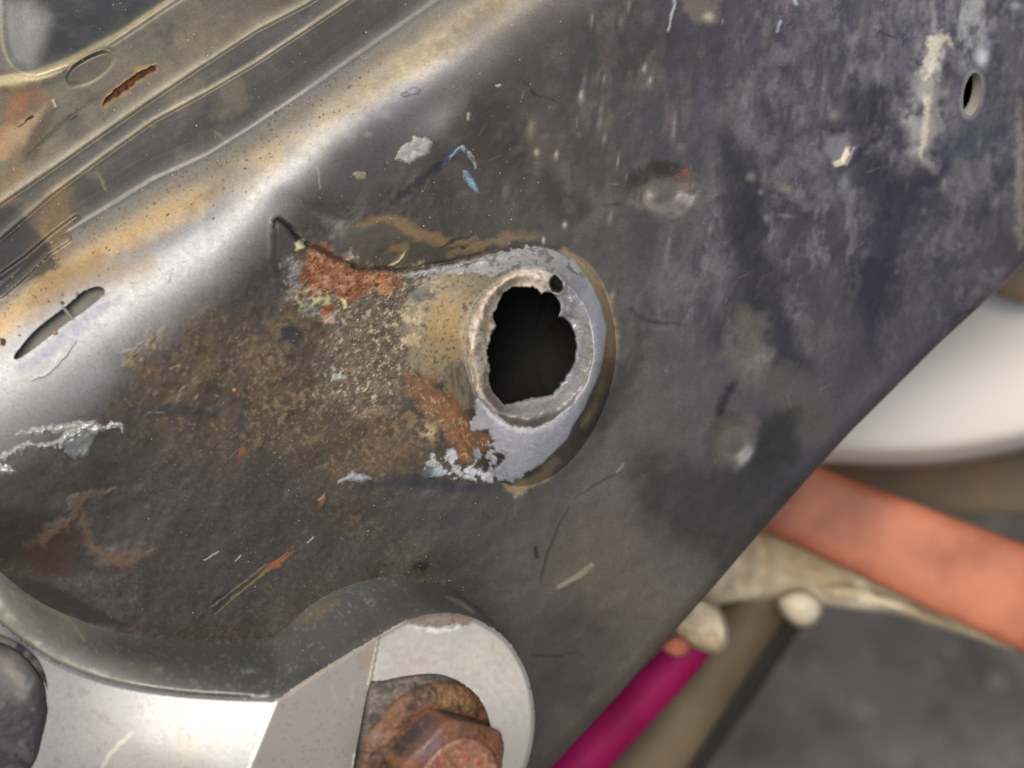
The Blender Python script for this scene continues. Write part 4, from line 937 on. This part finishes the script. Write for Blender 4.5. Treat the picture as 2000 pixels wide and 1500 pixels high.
def hex_c(x, y, lv, t):
    p = rustc((74, 65, 61), (98, 76, 63), (60, 56, 54))(x, y, lv, t)
    a_ = np.abs((t-HA+math.pi/6) % (math.pi/3)-math.pi/6)
    edge = ss(.36, .50, a_+.05*fbm(x, y, 12, 183, 3)); p.put(edge, (150, 102, 66), .8, rough=.8)
    p.put(ss(60, 44, lv+6*fbm(x, y, 14, 185, 3)), (154, 106, 64), .75); p.put(ss(96, 112, lv+8*fbm(x, y, 16, 187, 3)), (140, 92, 66), .7)
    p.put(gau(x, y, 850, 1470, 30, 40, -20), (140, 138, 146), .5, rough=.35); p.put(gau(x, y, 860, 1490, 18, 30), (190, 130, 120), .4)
    return p
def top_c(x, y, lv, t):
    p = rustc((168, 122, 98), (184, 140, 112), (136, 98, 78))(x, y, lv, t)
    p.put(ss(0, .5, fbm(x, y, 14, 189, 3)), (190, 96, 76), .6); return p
C0 = np.array([828.0, 1484.0, 62.0])
_d = np.array([-42., -122., 0]); _d -= ax*_d.dot(ax)*0; HA = math.atan2(_d.dot(e2), _d.dot(e1))+math.pi/6
wa_ = np.array([.16, .10, .98]); wa_ /= np.linalg.norm(wa_); w1 = np.cross(wa_, [0, 1, 0]); w1 /= np.linalg.norm(w1); WFR = (wa_, w1, np.cross(wa_, w1))
solid("washer", [(-30, 60, None), (-24, 198, None), (0, 206, None), (8, 202, None), (11, 194, None), (12, 60, None)], np.array([832., 1496., 60.]), frame=WFR, paintf=lambda x, y, lv, t: rustc((116, 111, 106), (130, 121, 113), (84, 78, 75))(x, y, lv, t), wob=1)
solid("bolt_flange", [(2, 60, None), (4, 162, None), (14, 168, None), (22, 165, None), (30, 156, None), (40, 134, None), (44, 60, None)], C0+ax*15, flange_c, wob=3)
hexp = [(40, 60, None), (40, 160, 114), (44, 160, 114)]+[(l, 160, 114) for l in np.linspace(50, 102, 18)]+[(l, 160-(l-104)*1.7, 114) for l in np.linspace(105, 134, 10)]
hexp += [(138, 97, 114), (139, 88, None), (139, 60, None)]
solid("bolt_head", hexp, C0, hex_c, hexang=HA, wob=2.2, seed=15)
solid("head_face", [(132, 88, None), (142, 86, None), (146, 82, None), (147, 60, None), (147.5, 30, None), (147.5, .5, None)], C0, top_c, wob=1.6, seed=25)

# rubber boot at the left edge
boot = thing("rubber_boot", "black round rubber boot smeared with pale grey paint beside the bracket face", "rubber boot", W(-20, 1400, 150))
nt_, nrb = 180, 50
t_ = np.linspace(0, 2*math.pi, nt_, endpoint=False); bx_, by_, bh_ = [], [], []
for k, s_ in enumerate(np.linspace(0, 1, nrb)):
    rr = 140*s_; up_ = 70*math.sqrt(max(0, 1-s_**2.6))
    bx_.append(-34+rr*np.cos(t_)); by_.append(1412+rr*1.18*np.sin(t_)); bh_.append(np.full(nt_, 118+up_*.75))
bx_, by_, bh_ = map(np.concatenate, (bx_, by_, bh_))
bh_ = bh_+2.5*fbm(bx_, by_, 40, 191, 4)
pp = Paint(len(bx_), (46, 46, 50), .6); pp.put(ss(0, .5, fbm(bx_, by_, 60, 193, 4)), (128, 124, 118), .8); pp.put(gau(bx_, by_, 30, 1310, 50, 36, 40), (150, 144, 134), .8)
pp.put(ss(.1, .5, fbm(bx_, by_, 26, 195, 3)), (92, 92, 96), .6); pp.put(gau(bx_, by_, 92, 1345, 20, 60, -20)*.9, (40, 40, 46), .8)
mesh("dome", W(bx_, by_, bh_), gridq(nrb, nt_, True)[:, ::-1], M_flake, boot, paint=pp)
rl = [(138, 92), (146, 84), (150, 74), (146, 60), (136, 50)]
cx2 = np.concatenate([-34+r0*np.cos(t_) for r0, _ in rl]); cy2 = np.concatenate([1412+1.18*r0*np.sin(t_) for r0, _ in rl]); ch2 = np.concatenate([np.full(nt_, h0+14) for _, h0 in rl])
pp = Paint(len(cx2), (70, 70, 72), .5); pp.put(ss(0, .4, fbm(cx2, cy2, 30, 197, 3)), (150, 146, 138), .7)
mesh("lip", W(cx2, cy2, ch2+30), gridq(len(rl), nt_, True)[:, ::-1], M_flake, boot, paint=pp)

# ------------------------------------------------------------------ things behind the rail
def sweep(name, path, rads, mat, parent=None, nseg=60, sec=None, nt=28, wob=0.0, seed=3):
    """tube through (px, py, depth m); radius in photo pixels as seen there"""
    C = resample(np.column_stack([np.array(path, float)*np.array([1, 1, 1000.0]), rads]), nseg)
    P = WD(C[:, 0], C[:, 1], C[:, 2]/1000); rm = C[:, 3]*S*(C[:, 2]/1000)/D
    tg = np.gradient(P, axis=0); tg /= np.linalg.norm(tg, axis=1)[:, None]
    a = np.cross(tg, -FW); a /= np.linalg.norm(a, axis=1)[:, None]; b = np.cross(a, tg)
    t = np.linspace(0, 2*math.pi, nt, endpoint=False)
    if sec is None: u, v = np.cos(t), np.sin(t)
    else: u, v = sec(t)
    if wob:
        jj = np.arange(nseg)[:, None]*3.0+0*t; rmv = rm[:, None]*(1+wob*fbm(jj.ravel(), (np.cos(t)[None]*9+0*jj).ravel(), 8, seed, 3).reshape(jj.shape))
    else: rmv = rm[:, None]*np.ones((1, nt))
    V = P[:, None]+a[:, None]*(u*rmv)[..., None]+b[:, None]*(v*rmv)[..., None]
    qd = gridq(nseg, nt, True)
    c0, c1 = len(V)*nt, len(V)*nt+1
    V = np.concatenate([V.reshape(-1, 3), P[:1], P[-1:]]); j = np.arange(nt); L0 = (nseg-1)*nt
    tr = np.concatenate([np.stack([(j+1) % nt, j, np.full(nt, c0)], 1), np.stack([L0+j, L0+(j+1) % nt, np.full(nt, c1)], 1)])
    return mesh(name, V, qd, mat, parent, tris=tr)
def rbox(asp, n=5.0):
    def f(t):
        c, s_ = np.cos(t), np.sin(t); k = (np.abs(c)**n+np.abs(s_)**n)**(-1/n); return c*k, asp*s_*k
    return f
M_mag = noisy("magenta_rubber", (164, 8, 84), (188, 24, 108), 90, .65, spec=.25, bump=.1)
M_olive = noisy("dusty_rubber", (112, 98, 74), (136, 120, 92), 60, .7, bump=.2)
M_orange = noisy("orange_painted_metal", (158, 90, 62), (216, 134, 100), 48, .55, bump=.25, lo=.34, hi=.6)
M_cream = noisy("cream_painted_metal", (206, 184, 140), (250, 240, 212), 50, .5, bump=.2)
M_white = noisy("white_painted_metal", (250, 243, 230), (255, 252, 243), 10, .35, bump=.05)
M_strap = noisy("rusty_strap_metal", (130, 116, 96), (178, 124, 74), 34, .75, bump=.4, lo=.45, hi=.72)
M_shade = noisy("shadow_band_dark", (44, 40, 34), (60, 54, 44), 40, .8)

hose = sweep("hose", [(1385, 1222, .445), (1325, 1290, .445), (1235, 1385, .445), (1125, 1500, .445), (960, 1672, .44)], [36, 42, 45, 48, 50], M_mag)
tag(hose, "magenta rubber hose running along the lower edge of the dark rail", "hose")
hose2 = sweep("hose", [(1520, 1120, .48), (1478, 1186, .48), (1372, 1335, .48), (1255, 1500, .48), (1140, 1660, .47)], [52, 56, 64, 72, 78], M_olive)
tag(hose2, "thick dusty olive brown hose between magenta hose and asphalt", "hose")

bar = sweep("metal_bar", [(1330, 884, .462), (1560, 981, .462), (1800, 1083, .462), (2000, 1168, .462), (2400, 1338, .462)], [70, 80, 90, 98, 112], M_orange, nt=48, sec=rbox(.7))
tag(bar, "broad orange painted metal bar sloping down to the right behind the rail", "metal bar")

cb_ = thing("cast_lug_bracket", "cream painted bracket with two rounded lugs under the orange bar", "bracket", WD(1600, 1160, .56))
def lumpy(name, P, z, th, mat, parent, n=90, dome=1.0, wav=.3):
    """rounded casting: outline swept over a domed thickness, front and back"""
    L = resample(P, n, True); c = L.mean(0); V = []
    prof = [(.0, dome), (.3, dome), (.6, dome*.97), (.82, .88*dome), (.93, .62*dome), (1, .18), (1.02, -.2), (1.0, -.55), (.92, -.85), (.6, -1), (.0, -1)]
    pr = np.array(prof); pu_ = np.linspace(0, len(pr)-1, 70); prof = np.column_stack([np.interp(pu_, np.arange(len(pr)), pr[:, j]) for j in (0, 1)])
    for s_, k in prof:
        ax_, ay_ = c[0]+(L[:, 0]-c[0])*s_, c[1]+(L[:, 1]-c[1])*s_
        V.append(WD(ax_, ay_, z-k*th-.006*fbm(ax_, ay_, 70, 341, 3)*wav))
    return mesh(name, np.concatenate(V), gridq(len(prof), n, True)[:, ::-1], mat, parent)
lumpy("web_plate", [(1330, 1090), (1440, 1000), (1540, 990), (1660, 1030), (1800, 1100), (1930, 1190), (1990, 1268), (1880, 1240), (1750, 1200), (1640, 1186), (1590, 1180), (1560, 1186), (1515, 1160), (1490, 1172), (1452, 1174), (1420, 1160), (1390, 1180)], .476, .008, M_cream, cb_, n=140, dome=.7, wav=.7)
lumpy('rib', [(1600, 1150), (1640, 1140), (1720, 1160), (1800, 1192), (1870, 1226), (1800, 1206), (1710, 1180), (1630, 1168)], .470, .005, M_cream, cb_, n=70, wav=.6)
lumpy("lug", [(1518, 1168), (1560, 1150), (1600, 1170), (1606, 1198), (1585, 1222), (1555, 1222), (1528, 1200)], .46, .010, M_cream, cb_, n=50)
lumpy("lug", [(1310, 1230), (1350, 1170), (1392, 1175), (1418, 1215), (1422, 1255), (1400, 1276), (1350, 1262)], .425, .010, M_cream, cb_, n=50)
cap_ = lumpy("end_plug", [(1290, 1262), (1318, 1240), (1345, 1252), (1346, 1274), (1318, 1284)], .415, .006, noisy("coral_plastic", (206, 110, 84), (220, 130, 100), 80), None, n=40)
tag(cap_, "small coral plug at the upper end of the magenta hose", "plug")

strap = sweep("metal_strap", [(1480, 880, .53), (1680, 948, .53), (1800, 950, .53), (1920, 946, .53), (2300, 925, .53)], [42, 50, 54, 62, 66], M_strap, nt=40, sec=rbox(.6, 3.5), wob=.06)
tag(strap, "rusty brown metal strap between white panel and orange bar", "metal strap")
tag(sweep("hose", [(1570, 1130, .52), (1548, 1190, .52), (1440, 1345, .52), (1318, 1510, .52), (1200, 1670, .51)], [30, 32, 38, 44, 48], M_shade), "slim dark tube added for the shadow along the right side of the thick olive brown hose", "hose")  # dark tube standing in for the olive hose's shadow on the asphalt
# white panel: a shell with a rolled lower lip
pu = np.linspace(0, 1, 60); pv = np.linspace(0, 1, 40); PU, PV = np.meshgrid(pu, pv)
xx = 1480+PU*1000; top_ = 380; bot = 900+14*np.sin(PU*6)-60*ss(.3, .9, PU)
yy = top_+(bot-top_)*PV
zz = .485-.05*np.sin(np.clip(PV, 0, 1)*math.pi*.62)+.015*ss(.9, 1, PV)**2+.03*PU
o = mesh("vehicle_panel", WD(xx.ravel(), yy.ravel(), zz.ravel()), gridq(40, 60)[:, ::-1], M_white)
sol = o.modifiers.new("thickness", 'SOLIDIFY'); sol.thickness = .004; sol.offset = -1
tag(o, "white painted panel with rounded lower lip seen past the rail at right", "panel")
tag(sweep("pipe", [(1900, 470, .45), (1965, 540, .45), (2060, 548, .45), (2300, 540, .45)], [30, 40, 46, 50], M_strap, wob=.1), "brown crusted pipe above the white panel at the right edge", "pipe")

# ------------------------------------------------------------------ ground
def ground_mat():
    m, t, b = new_mat("asphalt"); N = t.nodes.new; L = t.links.new
    tc = N("ShaderNodeTexCoord")
    n1 = N("ShaderNodeTexNoise"); n1.inputs["Scale"].default_value = 14; n1.inputs["Detail"].default_value = 8; n1.inputs["Roughness"].default_value = .65
    v = N("ShaderNodeTexVoronoi"); v.inputs["Scale"].default_value = 160
    L(tc.outputs["Object"], n1.inputs["Vector"]); L(tc.outputs["Object"], v.inputs["Vector"])
    cr = N("ShaderNodeValToRGB"); e = cr.color_ramp.elements; e[0].position = .3; e[1].position = .72
    e[0].color = (.05, .047, .042, 1); e[1].color = (.2, .185, .165, 1)
    L(n1.outputs["Fac"], cr.inputs[0])
    mx = N("ShaderNodeMix"); mx.data_type = 'RGBA'; mx.blend_type = 'MULTIPLY'; mx.inputs[0].default_value = .35
    bw = N("ShaderNodeRGBToBW"); L(v.outputs["Color"], bw.inputs[0]); L(cr.outputs[0], mx.inputs[6]); L(bw.outputs[0], mx.inputs[7]); L(mx.outputs[2], b.inputs["Base Color"])
    b.inputs["Roughness"].default_value = .9
    bp = N("ShaderNodeBump"); bp.inputs["Distance"].default_value = .003; bp.inputs["Strength"].default_value = .6
    L(v.outputs["Distance"], bp.inputs["Height"]); L(bp.outputs[0], b.inputs["Normal"])
    return m
gs = 300.0
g = mesh("ground", np.array([(-gs, -gs, 0), (gs, -gs, 0), (gs, gs, 0), (-gs, gs, 0)]), [[0, 1, 2, 3]], ground_mat(), smooth=False)
g['kind'] = 'structure'; g['label'] = 'dark grey asphalt below the rail'
r = np.random.default_rng(21); gp, gsz, gc = [], [], []
t = (1+5**.5)/2
IV = np.array([(-1, t, 0), (1, t, 0), (-1, -t, 0), (1, -t, 0), (0, -1, t), (0, 1, t), (0, -1, -t), (0, 1, -t), (t, 0, -1), (t, 0, 1), (-t, 0, -1), (-t, 0, 1)])/1.9
IF = np.array([(0, 11, 5), (0, 5, 1), (0, 1, 7), (0, 7, 10), (0, 10, 11), (1, 5, 9), (5, 11, 4), (11, 10, 2), (10, 7, 6), (7, 1, 8), (3, 9, 4), (3, 4, 2), (3, 2, 6), (3, 6, 8), (3, 8, 9), (4, 9, 5), (2, 4, 11), (6, 2, 10), (8, 6, 7), (9, 8, 1)])
ng = 2600
gx_ = r.uniform(-.05, .45, ng); gy_ = r.uniform(.25, .85, ng); szz = r.uniform(.0010, .0026, ng)*(1+1.6*(r.random(ng) > .86))
Vg = IV[None]*r.uniform(.7, 1.2, (ng, 12, 1))*szz[:, None, None]+np.stack([gx_, gy_, szz*.25], 1)[:, None]
pg = Paint(ng*12, (0, 0, 0), .85)
br = np.where(r.random(ng) > .9, r.uniform(1.3, 2.6, ng), r.uniform(.7, 1.5, ng))
pg.c = np.repeat(lin((112, 106, 98))[None]*br[:, None], 12, 0).astype(f32)*K
gv = mesh("gravel", Vg.reshape(-1, 3), None, M_flake, None, tris=(IF[None]+(np.arange(ng)*12)[:, None, None]).reshape(-1, 3), paint=pg)
gv['kind'] = 'stuff'; gv['label'] = 'pale stone chips set in the asphalt'

# put every thing's origin at its base, keeping its parts where they stand
from mathutils import Matrix
for o in list(sc.objects):
    if o.type == 'EMPTY':
        l = Vector(o['_loc']); del o['_loc']
        o.location = l
        for c in o.children: c.matrix_parent_inverse = Matrix.Translation(-l)
